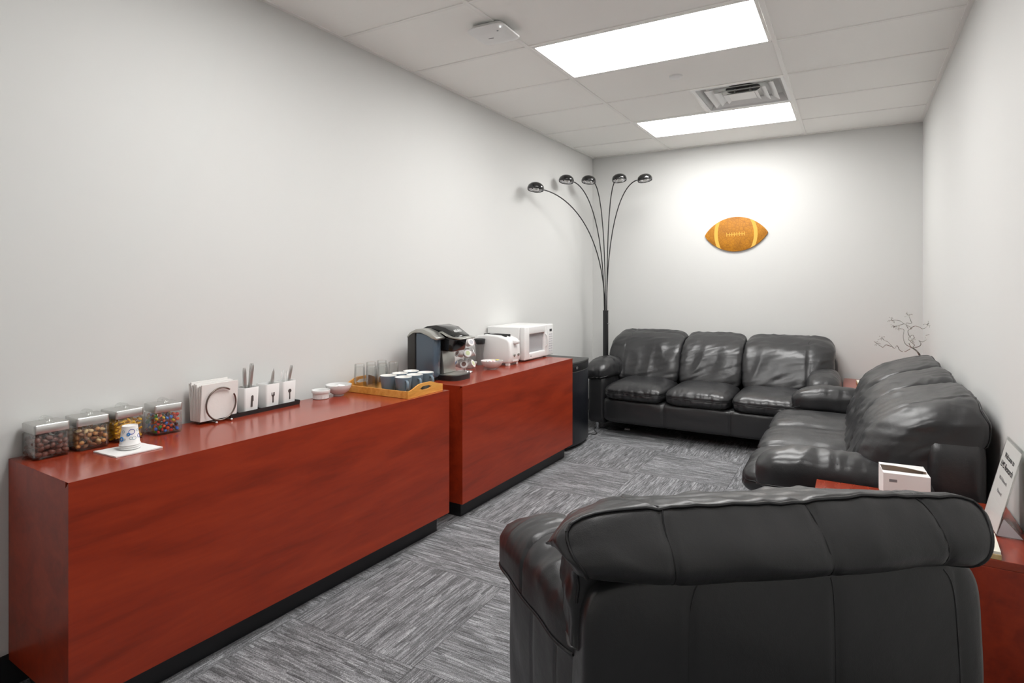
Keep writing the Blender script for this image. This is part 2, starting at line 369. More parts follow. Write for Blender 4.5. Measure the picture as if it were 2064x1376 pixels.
for x in GX[1:3]: MB().rbox(x - 0.012, x + 0.012, YF, D, H, H + 0.012, 0.001, 1).build('grid_bar', 'grid', ce)
for j in range(1, len(rows) - 1):
    for i in range(3): MB().rbox(GX[i] + (0.012 if i else 0.02), GX[i + 1] - (0.012 if i < 2 else 0.02), rows[j] - 0.011, rows[j] + 0.011, H + 0.0012, H + 0.012, 0.001, 1).build('grid_bar', 'grid', ce)
MB().rbox(GX[1] + T - 0.011, GX[1] + T + 0.011, GY0 + 2 * T + .012, GY0 + 3 * T - .012, H + 0.0012, H + 0.012, 0.001, 1).build('grid_bar', 'grid', ce)
for n, b in (('trim_1', (0, 0.022, YF, D)), ('trim_2', (W - 0.022, W, YF, D)), ('trim_3', (0.022, W - 0.022, D - 0.022, D))):
    struct(MB().box(*b, H - 0.001, H + 0.012).build(n, 'grid'))

LAB = {3: 'lit white ceiling light panel nearest the back wall, beside the air vent', 0: 'large lit white ceiling light panel between access point and vent', -3: 'lit ceiling light panel above the jars, beyond the top of view'}
for k in LIGHTS:
    t = thing('ceiling_light_panel', LAB[k], 'ceiling light', ((GX[1] + GX[2]) / 2, GY0 + (k + .5) * T, H), group='lit ceiling panels')
    hx, hy = T - 0.014, T / 2 - 0.013
    f = MB(); b = 0.016
    f.box(-hx, hx, -hy, -hy + b, 0.001, 0.03); f.box(-hx, hx, hy - b, hy, 0.001, 0.03); f.box(-hx, -hx + b, -hy + b, hy - b, 0.001, 0.03); f.box(hx - b, hx, -hy + b, hy - b, 0.001, 0.03)
    f.build('frame', 'grid', t)
    MB().box(-hx + b, hx - b, -hy + b, hy - b, 0.006, 0.012).build('diffuser', 'light', t)

# air vent
vx, vy = GX[1] + 1.5 * T, GY0 + 2.5 * T
t = thing('air_vent', 'white square louvred ceiling air vent next to the far light panel', 'vent', (vx, vy, H))
def frustum(mb, r0, z0, r1, z1, th=0.002):
    q = lambda r, z: [(-r, -r, z), (r, -r, z), (r, r, z), (-r, r, z)]
    vs = q(r0, z0) + q(r1, z1) + q(r0 - th, z0 + th) + q(r1 - th, z1 + th); fs = []
    for i in range(4):
        j = (i + 1) % 4; fs += [(i, j, 4 + j, 4 + i), (8 + j, 8 + i, 12 + i, 12 + j), (i, 8 + i, 8 + j, j), (4 + j, 12 + j, 12 + i, 4 + i)]
    mb.add(vs, fs)
f = MB(); frustum(f, 0.295, 0.001, 0.272, 0.001); frustum(f, 0.272, 0.001, 0.240, 0.055); f.build('frame', 'white', t)
f = MB(); f.box(-0.242, 0.242, -0.242, 0.242, 0.056, 0.06); f.build('back_pan', 'white', t)
f = MB(); f.lathe([(0.0, 0.0), (0.115, 0.0), (0.115, 0.003), (0, 0.003)], (0, 0, 0.052), 32); f.build('duct_opening', 'duct', t)
for r0, z0, r1, z1 in ((0.222, 0.002, 0.178, 0.022), (0.168, -0.006, 0.128, 0.014)):
    f = MB(); frustum(f, r0, z0, r1, z1); f.build('louver', 'white', t)
f = MB(); f.box(-0.085, 0.085, -0.085, 0.085, -0.002, 0.002); frustum(f, 0.112, -0.012, 0.085, 0.002); f.build('centre_plate', 'white', t)
for sx in (-1, 1): MB().box(sx * 0.05 - .006, sx * 0.05 + .006, -0.02, 0.02, 0.002, 0.055).build('bracket', 'steel', t)

# access point and cover plate
t = thing('wifi_access_point', 'white rounded square wireless access point under the ceiling grid', 'access point', (0.785, 2.65, H - 0.0015), R(2))
f = MB()
for q, z in ((0.092, 0.0), (0.105, -0.012), (0.102, -0.022), (0.080, -0.034), (0.04, -0.040), (0.0, -0.041)): pass
def rsq(r, rad, z, n=6):
    o = []
    for cx_, cy_, a0 in ((r - rad, r - rad, 0), (-r + rad, r - rad, 90), (-r + rad, -r + rad, 180), (r - rad, -r + rad, 270)):
        o += [(x, y, z) for x, y in arc(cx_, cy_, rad, a0, a0 + 90, n)]
    return o
def loft(mb, rings, cap0=True, cap1=True):
    n = len(rings[0]); vs = [p for r in rings for p in r]; fs = []
    for i in range(len(rings) - 1):
        for k in range(n): fs.append((i * n + k, i * n + (k + 1) % n, (i + 1) * n + (k + 1) % n, (i + 1) * n + k))
    if cap0: fs.append(list(range(n))[::-1])
    if cap1: fs.append([(len(rings) - 1) * n + k for k in range(n)])
    return mb.add(vs, fs)
loft(f, [rsq(0.085, 0.03, 0.0), rsq(0.098, 0.035, -0.014), rsq(0.110, 0.035, -0.024), rsq(0.108, 0.036, -0.030), rsq(0.085, 0.03, -0.040), rsq(0.05, 0.02, -0.044)])
f.build('body', 'white', t, smooth=40)
MB().lathe([(0, 0), (0.003, 0), (0.003, 0.002), (0, 0.002)], (0.088, -0.088, -0.0395), 10).build('status_light', 'led', t)
MB().lathe([(0, 0), (0.005, 0), (0.005, 0.002), (0, 0.002)], (0.06, -0.066, -0.0448), 12).build('logo_mark', 'ink_grey', t)
MB().box(-0.03, 0.0, -0.003, 0.003, -0.0452, -0.0438).build('logo_mark', 'ink_grey', t)
o = MB().lathe([(0, -0.007), (0.036, -0.007), (0.041, -0.004), (0.042, 0.006), (0, 0.006)], (1.424, 3.851, H), 32).build('ceiling_cover_plate', 'white', None, 40)
tag(o, 'small round white cover plate in the middle ceiling tile', 'cover plate')

# ------------------------------------------------------------------ leather furniture
def sgn(x): return (x > 0) - (x < 0)
class Pillow:
    """superquadric cushion: cube-surface point (a,b,c) -> unit solid p -> place(p) ; disp(p) pushes along the normal"""
    def __init__(s, place, e1=5.0, e2=4.0, disp=None): s.place, s.e1, s.e2, s.disp = place, e1, e2, disp
    def unit(s, a, b, c):
        m = (abs(a) ** s.e1 + abs(b) ** s.e1) ** (1 / s.e1)
        r = (m ** s.e2 + abs(c) ** s.e2) ** (1 / s.e2)
        return Vector((a / r, b / r, c / r))
    def at(s, a, b, c, lift=0.0):
        p = s.unit(a, b, c); q = Vector(s.place(p))
        d = (s.disp(p) if s.disp else 0.0) + lift
        if d:
            n = Vector((sgn(p.x) * abs(p.x) ** (s.e1 - 1), sgn(p.y) * abs(p.y) ** (s.e1 - 1), sgn(p.z) * abs(p.z) ** (s.e2 - 1)))
            if n.length > 1e-9:
                n.normalize(); q2 = Vector(s.place(p + n * 0.02)) - q
                if q2.length > 1e-9: q = q + q2.normalized() * d
        return q
    def mesh(s, mb, nx, ny, nz):
        idx = {}; vs = []; fs = []
        def ease(t): return math.sin(t * math.pi / 2) * 0.35 + t * 0.65
        def vid(i, j, k):
            key = (i, j, k)
            if key not in idx:
                idx[key] = len(vs); vs.append(s.at(ease(2 * i / nx - 1), ease(2 * j / ny - 1), ease(2 * k / nz - 1)))
            return idx[key]
        for i in range(nx):
            for j in range(ny):
                fs.append((vid(i, j, 0), vid(i, j + 1, 0), vid(i + 1, j + 1, 0), vid(i + 1, j, 0)))
                fs.append((vid(i, j, nz), vid(i + 1, j, nz), vid(i + 1, j + 1, nz), vid(i, j + 1, nz)))
        for i in range(nx):
            for k in range(nz):
                fs.append((vid(i, 0, k), vid(i + 1, 0, k), vid(i + 1, 0, k + 1), vid(i, 0, k + 1)))
                fs.append((vid(i, ny, k), vid(i, ny, k + 1), vid(i + 1, ny, k + 1), vid(i + 1, ny, k)))
        for j in range(ny):
            for k in range(nz):
                fs.append((vid(0, j, k), vid(0, j, k + 1), vid(0, j + 1, k + 1), vid(0, j + 1, k)))
                fs.append((vid(nx, j, k), vid(nx, j + 1, k), vid(nx, j + 1, k + 1), vid(nx, j, k + 1)))
        mb.add(vs, fs); return mb
    def seam(s, pts, r, lift=0.001, closed=False, m=14):
        path = []
        for i in range(len(pts) if closed else len(pts) - 1):
            p, q = Vector(pts[i]), Vector(pts[(i + 1) % len(pts)])
            for t in range(m): path.append(s.at(*(p + (q - p) * (t / m)), lift))
        if not closed: path.append(s.at(*pts[-1], lift))
        return MB().tube(path, r, 6, closed)
def nz(x, y, z): return noise.noise(Vector((x, y, z)))
def fold(x, y, z): return 1.0 - 2.0 * min(1.0, abs(noise.noise(Vector((x, y, z)))) * 1.6)      # ridged folds, about -1..1
def groove(d, w): return math.exp(-(d / w) ** 2)

def leather_seat(name, label, n, SW, loc, rz, AW=0.215, depth=0.93, crest=0.875, waist=0.68, seat_z=0.455, arm_z=0.63, flare=(0.0, 0.0), seed=0.0, hi=1.0, group=None, gap=0.03, arm_len=(1.0, 1.0)):
    """n seats of width SW; local +y is forward, y=0 the rear plane of the back"""
    t = thing(name, label, 'sofa' if n > 1 else 'armchair', loc, rz, group)
    hw = n * SW / 2; HW = hw + AW; bw = HW - gap
    res = lambda k: max(8, int(k * hi))
    # base with stitched panels
    def pl(p): return (p.x * (hw + 0.03), 0.50 * depth + p.y * (depth * 0.5 - 0.035) + 0.03, 0.215 + p.z * 0.115)
    def dp(p):
        d = 0.003 * nz(p.x * 5 + seed, p.y * 3, p.z * 2)
        for i in range(1, n): d -= 0.006 * groove(p.x * (hw + .03) - (-hw + i * SW), 0.012)
        if p.z > 0: d += 0.006 * nz(p.x * hw * 7, seed, p.z * 2)
        return d
    B = Pillow(pl, 14, 9, dp); base = B.mesh(MB(), res(60 * n), res(16), res(14)).build('base', 'leather', t, 60)
    for i in range(1, n):
        a = (-hw + i * SW) / (hw + .03)
        B.seam([(a, 1, -1), (a, 1, 1)], 0.0022, 0.0).build('seam', 'piping', base, 60)
    # seat cushions
    for i in range(n):
        cx = -hw + (i + .5) * SW; sd = seed + i * 3.7
        def pl(p, cx=cx):
            z = p.z * 0.078
            crown = 0.016 * (1 - p.x ** 4) * max(0, p.z)
            return (cx + p.x * (SW / 2 - 0.0015), 0.30 + (p.y + 1) / 2 * (depth - 0.275) + 0.012 * (1 - p.z ** 2) * (p.y > 0), seat_z - 0.078 + z + crown - 0.012 * (p.y > 0.3) * (p.y - 0.3) ** 2)
        def dp(p, sd=sd):
            d = 0.0035 * nz(p.x * 3 + sd, p.y * 3, p.z * 3)
            fr = max(0, p.y) ** 4
            d += fr * 0.005 * fold(p.x * 8 + sd, p.z * 1.2, 0.3)
            d -= 0.007 * groove(p.z - 0.1, 0.10) * (abs(p.y) > 0.55 or abs(p.x) > 0.7)
            return d
        C = Pillow(pl, 7, 3.2, dp); c = C.mesh(MB(), res(52), res(44), res(20)).build('seat_cushion', 'leather', t, 60)
        C.seam([(-1, -1, .1), (-1, 1, .1), (1, 1, .1), (1, -1, .1)], 0.0032, 0.003, m=30).build('piping', 'piping', c, 60)
    # outer back panel
    def pl(p):
        if n > 1: return (p.x * (bw + 0.014), 0.050 + p.y * 0.110, 0.075 + (p.z + 1) / 2 * 0.70 - 0.02 * abs(p.x) ** 6 * (p.z > 0))
        z = 0.075 + (p.z + 1) / 2 * (waist - 0.06)
        return (0.048 + p.x * (bw - 0.030 + 0.012 * (1 - p.z ** 2)), 0.062 + p.y * 0.066 - 0.008 * (1 - p.z ** 2) * (p.y < 0), z)
    cuts = [-0.02] if n == 1 else []
    if n == 1: vs = (-0.335, 0.12, 0.335 + 0.36)
    vcut = [-0.52, 0.20, 0.86] if n == 1 else []
    def dp(p):
        d = 0.003 * nz(p.x * 2 + seed, 0.5, p.z * 2)
        if p.z > 0.3 and p.y < 0: d += 0.008 * (p.z - .3) * nz(p.x * 6 + seed, 1.5, p.z)
        for v in vcut:
            if p.y < 0: d -= 0.005 * groove((p.x - v) * bw, 0.010)
        return d
    OB = Pillow(pl, 9, 9, dp); ob = OB.mesh(MB(), res(72), res(10), res(36)).build('outer_back', 'leather', t, 60)
    for v in vcut: OB.seam([(v, -1, -1), (v, -1, 1)], 0.0022, -0.001, m=30).build('seam', 'piping', ob, 60)
    # back cushions, wrapped over the top rail
    bc = bw - (0.012 if n > 1 else 0.0)
    edges = [-bc] + [-hw + i * SW for i in range(1, n)] + [bc]
    for i in range(n):
        x0, x1 = edges[i], edges[i + 1]; cx, hx = (x0 + x1) / 2, (x1 - x0) / 2; sd = seed + 11 + i * 5.3
        outL, outR = (i == 0), (i == n - 1)
        zb = 0.40; slope = 0.082 if n == 1 else 0.05; bulge_ = 0.062 if n == 1 else 0.03
        def yr(z):
            k = min(1, max(0, (z - waist + 0.03) / 0.06)); k = k * k * (3 - 2 * k); return 0.05 * (1 - k) - (0.022 if n == 1 else 0.045) * k
        def yf(z): return 0.455 - 0.20 * max(0.0, (z - zb) / (crest - zb)) ** 1.2
        def pl(p, cx=cx, hx=hx, outL=outL, outR=outR):
            z = zb + (p.z + 1) / 2 * (crest - zb)
            x = cx + p.x * (hx - 0.0015)
            k = (p.y + 1) / 2
            if n == 1: x -= sgn(p.x) * 0.055 * max(0.0, abs(p.x) - 0.6) / 0.4 * min(1.0, max(0.0, (crest - 0.03 - z) / (crest - waist - 0.03)))
            r, fr = yr(z), yf(z)
            e = 0.0
            # outer wings: droop back and end above the arm
            if outL and p.x < -0.55: e = min(1, (-p.x - 0.55) / 0.45)
            if outR and p.x > 0.55: e = max(e, min(1, (p.x - 0.55) / 0.45))
            fr -= (0.19 if n == 1 else 0.055) * e * e
            sz = max(0.0, ((z - zb) / (crest - zb) - 0.55) / 0.45); fr -= (0.0 if n == 1 else 0.10) * sz ** 2.2
            zz = z
            az_ = arm_z - (0.12 if n == 1 else 0.0)
            if e > 0 and z < az_: zz = z + (az_ - 0.04 - z) * min(1, e * 2.2) * 0.9
            if n == 1 and p.x < -0.4 and z < crest - 0.05: zz += 0.035 * min(1.0, (-p.x - 0.4) / 0.6) ** 1.5 * min(1.0, (crest - 0.05 - z) / 0.1)
            zz -= 0.02 * e ** 3 * (p.z > 0) * p.z + slope * k * max(0, p.z) ** 2
            sq = min(1.0, max(0.0, (crest - z) / (crest - waist + 0.01))); r -= bulge_ * math.sin(math.pi * sq ** 1.25)
            return (x, r + k * (fr - r), zz + 0.006 * (1 - p.x ** 2) * max(0, p.z) ** 3)
        wing = []; RS = ((-0.56, -0.50), (0.12, 0.215), (0.68, 0.84))     # seams of the single wide roll, (at the top, at the waist)
        if outL and n > 1: wing.append(x0 + (AW * 0.86 if n > 1 else 0.20) * 1.0)
        if outR and n > 1: wing.append(x1 - (AW * 0.86 if n > 1 else 0.20) * 1.0)
        def dp(p, cx=cx, hx=hx, sd=sd, wing=wing, outL=outL, outR=outR):
            x = cx + p.x * hx; fr = max(0, p.y)
            d = 0.004 * nz(x * 6 + sd, p.y * 2, p.z * 2.5)
            # vertical drapes below the top on the front face
            d += fr * 0.009 * fold(x * 7.5 + sd + 0.35 * p.z, p.z * 0.9, sd) * (0.35 + 0.65 * min(1, abs(p.x) + 0.3))
            d += 0.004 * fold(x * 3 + sd, p.z * 5 + p.x * 2, 2.0) * fr
            # gathers beside the welt on the top and rear
            top = max(0, p.z) ** 6
            d += top * 0.0035 * fold(x * 13 + sd, p.y * 2.0, 1.0)
            if p.y < 0: d += 0.006 * nz(x * 4 + sd, p.z * 3, 4.4) + 0.0055 * fold(x * 4.5 + sd + p.z, p.z * 1.6, 7.7) * groove(p.z - 0.5, 0.5) + 0.002 * nz(x * 14, p.z * 6, sd)
            # pinched ends
            pe = 0.0
            if outL: pe = max(pe, -p.x)
            if outR: pe = max(pe, p.x)
            if pe > 0.75: d += 0.004 * (pe - .75) * 4 * fold(p.z * 2.2 + sd, p.y * 1.6, 0.7)
            for wx in wing: d -= 0.008 * groove(x - wx, 0.010) * (p.z > -0.8)
            if n == 1:
                for s1, s0 in RS: d -= 0.006 * groove((p.x - (s0 + (s1 - s0) * min(1, max(0, p.z)))) * hx, 0.008)
            return d
        C = Pillow(pl, *((16, 15) if n == 1 else (8, 7)), dp); c = C.mesh(MB(), res(72 if n == 1 else 60), res(26), res(50)).build('back_cushion', 'leather', t, 60)
        C.seam([(-1, -1, .94), (-.985, -1, 1), (.985, -1, 1), (1, -1, .94)], 0.0042 if n == 1 else 0.0034, 0.003, m=34).build('piping', 'piping', c, 60)
        for wx in wing:
            a = (wx - cx) / hx
            C.seam([(a, -1, -0.1 if n == 1 else .3), (a, -1, 1), (a, 1, 1), (a, 1, -.7)], 0.0022, -0.0035, m=26).build('seam', 'piping', c, 60)
        if n == 1:
            for s1, s0 in RS: C.seam([(s0, -1, -0.1), (s0, -1, 0.0), (s1, -1, 1), (s1, 1, 1)], 0.0022, 0.0002, m=26).build('seam', 'piping', c, 60)
        for sx, on in ((-1, outL), (1, outR)):
            if on: C.seam([(sx, -1, -.2), (sx, -1, .94)], 0.0034, 0.002, m=24).build('piping', 'piping', c, 60)
    # arms
    for sx in (-1, 1):
        ax = sx * (HW - 0.105 - (0.065 if n == 1 else 0.0)); arm = None; fl_ = R(flare[0 if sx < 0 else 1]) * sx
        def spin(q, sx=sx, fl_=fl_):            # open the arms towards the front
            px, py = sx * (HW - 0.02 - (0.065 if n == 1 else 0.0)), 0.08
            dx, dy = q[0] - px, q[1] - py
            return (px + dx * math.cos(-fl_) - dy * math.sin(-fl_), py + dx * math.sin(-fl_) + dy * math.cos(-fl_), q[2])
        al = arm_len[0 if sx < 0 else 1]; la = (depth - 0.085) * al
        def plp(p, ax=ax, sx=sx):
            k = (p.y + 1) / 2; y = 0.045 + k * (la - 0.045)
            wd = 0.088 * (1 - 0.10 * (1 - k))
            return spin((ax + p.x * wd - sx * 0.006, y, 0.285 + p.z * 0.225 - 0.010 * (k > .8) * (k - .8)))
        def dpp(p, sd=seed + sx): return 0.003 * nz(p.y * 4 + sd, p.z * 2, p.x) - 0.004 * groove(p.y - 0.25, .02) - 0.004 * groove(p.y + 0.3, .02)
        A = Pillow(plp, 8, 9, dpp); a = A.mesh(MB(), res(14), res(48), res(24)).build('arm_panel', 'leather', t, 60)
        for v in (-0.3, 0.25): A.seam([(sx, v, -1), (sx, v, 1)], 0.0018, -0.001).build('seam', 'piping', a, 60)
        def plq(p, ax=ax, sx=sx):
            k = (p.y + 1) / 2; y = 0.06 + k * ((depth - 0.06) * al - 0.06)
            wd = 0.125 * (0.86 + 0.14 * k); z = arm_z - 0.092 + p.z * 0.092
            z += 0.016 * (1 - p.x ** 2) * (p.z > 0) - 0.05 * max(0, k - 0.72) ** 2 * 6 - 0.035 * (1 - k) ** 2
            if p.z < 0: z -= 0.02 * max(0, sx * p.x)
            return spin((ax + p.x * wd, y, z))
        def dpq(p, sd=seed + 2.2 * sx):
            d = 0.004 * nz(p.y * 3 + sd, p.x * 2, p.z * 2)
            d += 0.0055 * fold(p.y * 5.5 + sd, p.x * 0.8, 3.1) * max(0, p.z)
            d += 0.008 * max(0, abs(p.y) - .72) * 3.5 * fold(p.x * 3.2 + sd, p.z * 3, p.y)
            d -= 0.006 * groove(p.y - 0.12, .018) * (p.z > -.3)
            return d
        Q = Pillow(plq, 4.2, 2.7, dpq); q = Q.mesh(MB(), res(26), res(64), res(18)).build('arm_pad', 'leather', t, 60)
        Q.seam([(sx, -1, -.35), (sx, 1, -.35), (-sx, 1, -.35)], 0.0042, 0.002, m=34).build('piping', 'piping', q, 60)
        Q.seam([(-1, .12, .2), (-1, .12, 1), (1, .12, 1), (1, .12, -.3)], 0.002, -0.003, m=14).build('seam', 'piping', q, 60)
    for sx in (-1, 1):
        for y in (0.10, depth - 0.16):
            MB().lathe([(0.0, 0.0), (0.014, 0.0), (0.017, 0.004), (0.030, 0.105), (0.0, 0.105)], (sx * (HW - 0.10), y, 0.0), 20).build('leg', 'chrome', t, 40)
    return t

leather_seat('leather_sofa', 'long black leather three seat sofa against the back wall', 3, 0.535, (1.305, 5.845, 0), R(180), depth=0.90, seed=1.3, hi=0.9)
leather_seat('leather_sofa', 'black leather sofa standing sideways along the right wall', 3, 0.535, (2.815, 3.845, 0), R(90), depth=0.84, arm_z=0.595, seed=5.1, hi=0.9)
leather_seat('leather_armchair', 'black leather armchair in the foreground with its back to the viewer', 1, 0.60, (2.265, 1.462, 0), R(37.5), AW=0.215, depth=0.66, crest=0.850, waist=0.672, arm_len=(1.0, 0.84), arm_z=0.635, flare=(14, 0), seed=9.4, hi=1.5, gap=0.004)

# ------------------------------------------------------------------ cabinets
def cabinet(label, loc, rz, L, dep, h=0.755, kick=0.094, seams=()):
    """local: front face at x=0, runs along +y, back at x=-dep"""
    t = thing('credenza', label, 'cabinet', loc, rz)
    MB().rbox(-dep + 0.02, -0.048, 0.05, L - 0.045, 0.0, kick + 0.01, 0.002, 1).build('toe_kick', 'kick', t)
    ys = [0.0] + list(seams) + [L]; th = 0.019
    for i in range(len(ys) - 1): MB().prism([(0, kick), (0, h), (-th, h - th), (-th, kick)], 'y', ys[i], ys[i + 1]).build('front_panel', 'cherry', t)
    for y, d_ in ((0.0, 1), (L, -1)): MB().prism([(y, kick), (y, h), (y + d_ * th, h - th), (y + d_ * th, kick)], 'x', -dep, -th).build('side_panel', 'cherry', t)
    MB().rbox(-dep, -0.02, 0.02, L - 0.02, kick, kick + 0.018, 0.0008, 1).build('bottom_panel', 'cherry', t)
    e_ = 0.0004; q = MB(); q.add([(-dep, th, h - th + e_), (-th, th, h - th + e_), (-th, L - th, h - th + e_), (-dep, L - th, h - th + e_), (-dep, e_, h), (-e_, e_, h), (-e_, L - e_, h), (-dep, L - e_, h)],
          [(0, 3, 2, 1), (4, 5, 6, 7), (0, 1, 5, 4), (1, 2, 6, 5), (2, 3, 7, 6), (3, 0, 4, 7)]); q.build('top_panel', 'cherry_top', t)
    return t
cabinet('long low cherry wood cabinet holding jars, cutlery and the wooden tray', (0.4475, 0.851, 0), R(-2.5), 1.765, 0.444, seams=(1.0,))
cabinet('shorter cherry wood cabinet holding the coffee maker, toaster and microwave', (0.5225, 2.743, 0), R(-0.95), 1.446, 0.50)
CT = 0.755

# ------------------------------------------------------------------ mini fridge
t = thing('mini_fridge', 'small black fridge between the cabinet and the long sofa', 'fridge', (0.03, 4.28, 0))
def bulge(x, y0, y1, dx, n=10): return [(x + dx * math.sin(math.pi * i / n) ** 0.8, y0 + (y1 - y0) * i / n) for i in range(n + 1)]
FW, FD, FH = 0.43, 0.43, 0.70
MB().rbox(0.0, FD - 0.035, 0.0, FW, 0.018, FH - 0.02, 0.006, 2).build('body', 'fridge', t)
MB().prism([(FD - 0.032, 0.0)] + bulge(FD, 0.0, FW, 0.028) + [(FD - 0.032, FW)], 'z', 0.03, FH - 0.085, 0.002).build('door', 'fridge', t, 30)
MB().prism([(FD - 0.032, 0.0)] + bulge(FD + 0.002, 0.0, FW, 0.028) + [(FD - 0.032, FW)], 'z', FH - 0.080, FH - 0.022, 0.002).build('door_grip', 'black', t, 30)
MB().prism([(FD - 0.032, 0.001)] + bulge(FD + 0.0005, 0.001, FW - .001, 0.028) + [(FD - 0.032, FW - .001)], 'z', FH - 0.0845, FH - 0.0805).build('chrome_trim', 'silver', t, 30)
MB().prism([(0, 0.0)] + bulge(FD + 0.004, 0.0, FW, 0.030) + [(0, FW)], 'z', FH - 0.021, FH, 0.005).build('top', 'fridge_top', t, 30)
MB().lathe([(0, 0), (0.012, 0), (0.012, 0.002), (0, 0.002)], (0, 0, 0), 20, 1.0, 1.6).xf(Matrix.Translation((FD + 0.0275, 0.13, FH - 0.05)) @ Matrix.Rotation(R(90), 4, 'Y')).build('emblem', 'silver', t)
MB().box(FD + 0.008, FD + 0.0125, 0.345, 0.372, FH - 0.155, FH - 0.11).build('energy_sticker', 'cyan', t)
text('sticker_mark', 'S', 0.022, 'white', t, (FD + 0.0128, 0.3585, FH - 0.132), (R(90), 0, R(90)))
for x in (0.05, FD - 0.06):
    for y in (0.05, FW - 0.05): MB().lathe([(0, 0), (0.015, 0), (0.015, 0.02), (0, 0.02)], (x, y, 0), 12).build('foot', 'black', t)

# ------------------------------------------------------------------ end tables
def end_table(label, x0, x1, y0, y1, h):
    t = thing('end_table', label, 'table', ((x0 + x1) / 2, (y0 + y1) / 2, 0), group=None)
    a, b = (x1 - x0) / 2, (y1 - y0) / 2
    MB().rbox(-a + .03, a - .03, -b + .03, b - .03, 0, 0.07, 0.002, 1).build('plinth', 'kick', t)
    for s in (-1, 1):
        MB().rbox(-a, a, s * b - (0.019 if s > 0 else 0), s * b + (0.019 if s < 0 else 0), 0.06, h - 0.0255, 0.001, 1).build('side_panel', 'cherry', t)
        MB().rbox(s * a - (0.019 if s > 0 else 0), s * a + (0.019 if s < 0 else 0), -b + .0195, b - .0195, 0.06, h - 0.0255, 0.001, 1).build('side_panel', 'cherry', t)
    MB().rbox(-a, a, -b, b, h - 0.025, h, 0.0015, 2).build('top', 'cherry_top', t)
    return t
TZ = 0.515
end_table('cherry wood end table between the armchair and the sideways sofa', 2.285, 2.905, 2.24, 2.79, TZ)
end_table('cherry wood corner end table under the wire tree', 2.345, 2.90, 5.10, 5.86, TZ)

# ------------------------------------------------------------------ jars of snacks
def glass_jar(label, x, y, rz):
    t = thing('snack_jar', label, 'jar', (x, y, CT), rz, 'square glass snack jars')
    b = MB(); o = 0.052; i = 0.0485
    rings = [rsq(o - 0.004, 0.010, 0.0), rsq(o, 0.012, 0.005), rsq(o, 0.012, 0.078), rsq(o - 0.006, 0.012, 0.086), rsq(o - 0.006, 0.012, 0.092),
             rsq(i - 0.006, 0.010, 0.092), rsq(i - 0.006, 0.010, 0.086), rsq(i, 0.010, 0.077), rsq(i, 0.010, 0.010), rsq(i - 0.004, 0.009, 0.006)]
    loft(b, rings).build('glass_body', 'glass', t, 40)
    l = MB(); loft(l, [rsq(0.0500, 0.006, 0.0865), rsq(0.0505, 0.007, 0.088), rsq(0.0505, 0.007, 0.112), rsq(0.0485, 0.006, 0.1145)])
    lid = l.build('lid', 'steel', t, 40)
    h = MB(); h.tube([(-0.030, 0, 0.1145), (-0.027, 0, 0.124), (-0.018, 0, 0.1295), (0.018, 0, 0.1295), (0.027, 0, 0.124), (0.030, 0, 0.1145)], 0.0048, 10)
    h.v = [(p[0], p[1] * 2.2, p[2]) for p in h.v]
    h.build('handle', 'acrylic', lid, 60)
    return t
JARS = [('square glass jar of chocolate almonds, leftmost on the long cabinet', 0.068, 0.949, R(-2)),
        ('square glass jar of mixed nuts, second from the left', 0.072, 1.071, R(-4)),
        ('square glass jar of yellow crackers behind the paper cup', 0.062, 1.192, R(3)),
        ('square glass jar of multicoloured candies beside the napkin holder', 0.092, 1.326, R(-7))]
for a in JARS: glass_jar(*a)
def blob(name, m, hx, hy, hz, bend=0.0, n=8, k=6, e=1.0):
    b = MB(); prof = [(math.sin(math.pi * i / k), -math.cos(math.pi * i / k)) for i in range(k + 1)]
    b.lathe(prof, (0, 0, 0), n); b.v = [(x * hx, y * hy + bend * (x * x - 0.4), (abs(z) ** e) * (1 if z > 0 else -1) * hz) for x, y, z in b.v]
    me = bpy.data.meshes.new(name); me.from_pydata(b.v, [], b.f); me.materials.append(M[m])
    for p in me.polygons: p.use_smooth = True
    return me
def cracker(name):
    b = MB(); pts = [(0.0125, 0.0), (0.006, 0.006), (-0.003, 0.0062), (-0.007, 0.0025), (-0.0125, 0.006), (-0.0125, -0.006), (-0.007, -0.0025), (-0.003, -0.0062), (0.006, -0.006)]
    b.prism(pts, 'z', -0.0028, 0.0028, 0.0016, 1); me = bpy.data.meshes.new(name); me.from_pydata(b.v, [], b.f); me.materials.append(M['yellow']); return me
LOOK = {'cashew_nut': 'pale curved', 'almond_brown': 'brown', 'roasted_nut': 'round roasted', **{'candy_shell_' + c: c for c in ('red', 'orange', 'yellow', 'green', 'blue', 'brown')}}
def fill(jar, kinds, mind, name, label, cat, group, top=0.070, flat=1.0):
    _, jx, jy, rz = jar; pts = []; lim = 0.0485 - mind * 0.52; tries = 0; z0 = 0.0065 + mind * 0.5 * flat
    while tries < 5200 and len(pts) < 290:
        tries += 1
        u, v = random.uniform(-lim, lim), random.uniform(-lim, lim)
        if random.random() < 0.72:
            if random.random() < 0.6: u = lim - random.random() * 0.003
            else: v = -lim + random.random() * 0.003
        hz_ = top - mind * 0.5 - 0.010 * abs(noise.noise(Vector((u * 30, v * 30, jy * 9))))
        q = Vector((u, v, random.uniform(z0, hz_)))
        if all((q - p).length_squared > mind * mind for p in pts): pts.append(q)
    for q in pts:
        me = random.choice(kinds); o = link(name, me)
        c, s_ = math.cos(rz), math.sin(rz)
        o.location = (jx + q.x * c - q.y * s_, jy + q.x * s_ + q.y * c, CT + q.z)
        o.rotation_euler = (random.uniform(-.7, .7), random.uniform(-.7, .7), random.uniform(0, 6.28)) if flat == 1.0 else (random.uniform(-1.3, 1.3), random.uniform(-1.3, 1.3), random.uniform(0, 6.28))
        lk = LOOK.get(me.materials[0].name, ''); tag(o, (lk + ' ' + label) if lk else label, cat, (lk + ' ' + group) if lk else group)
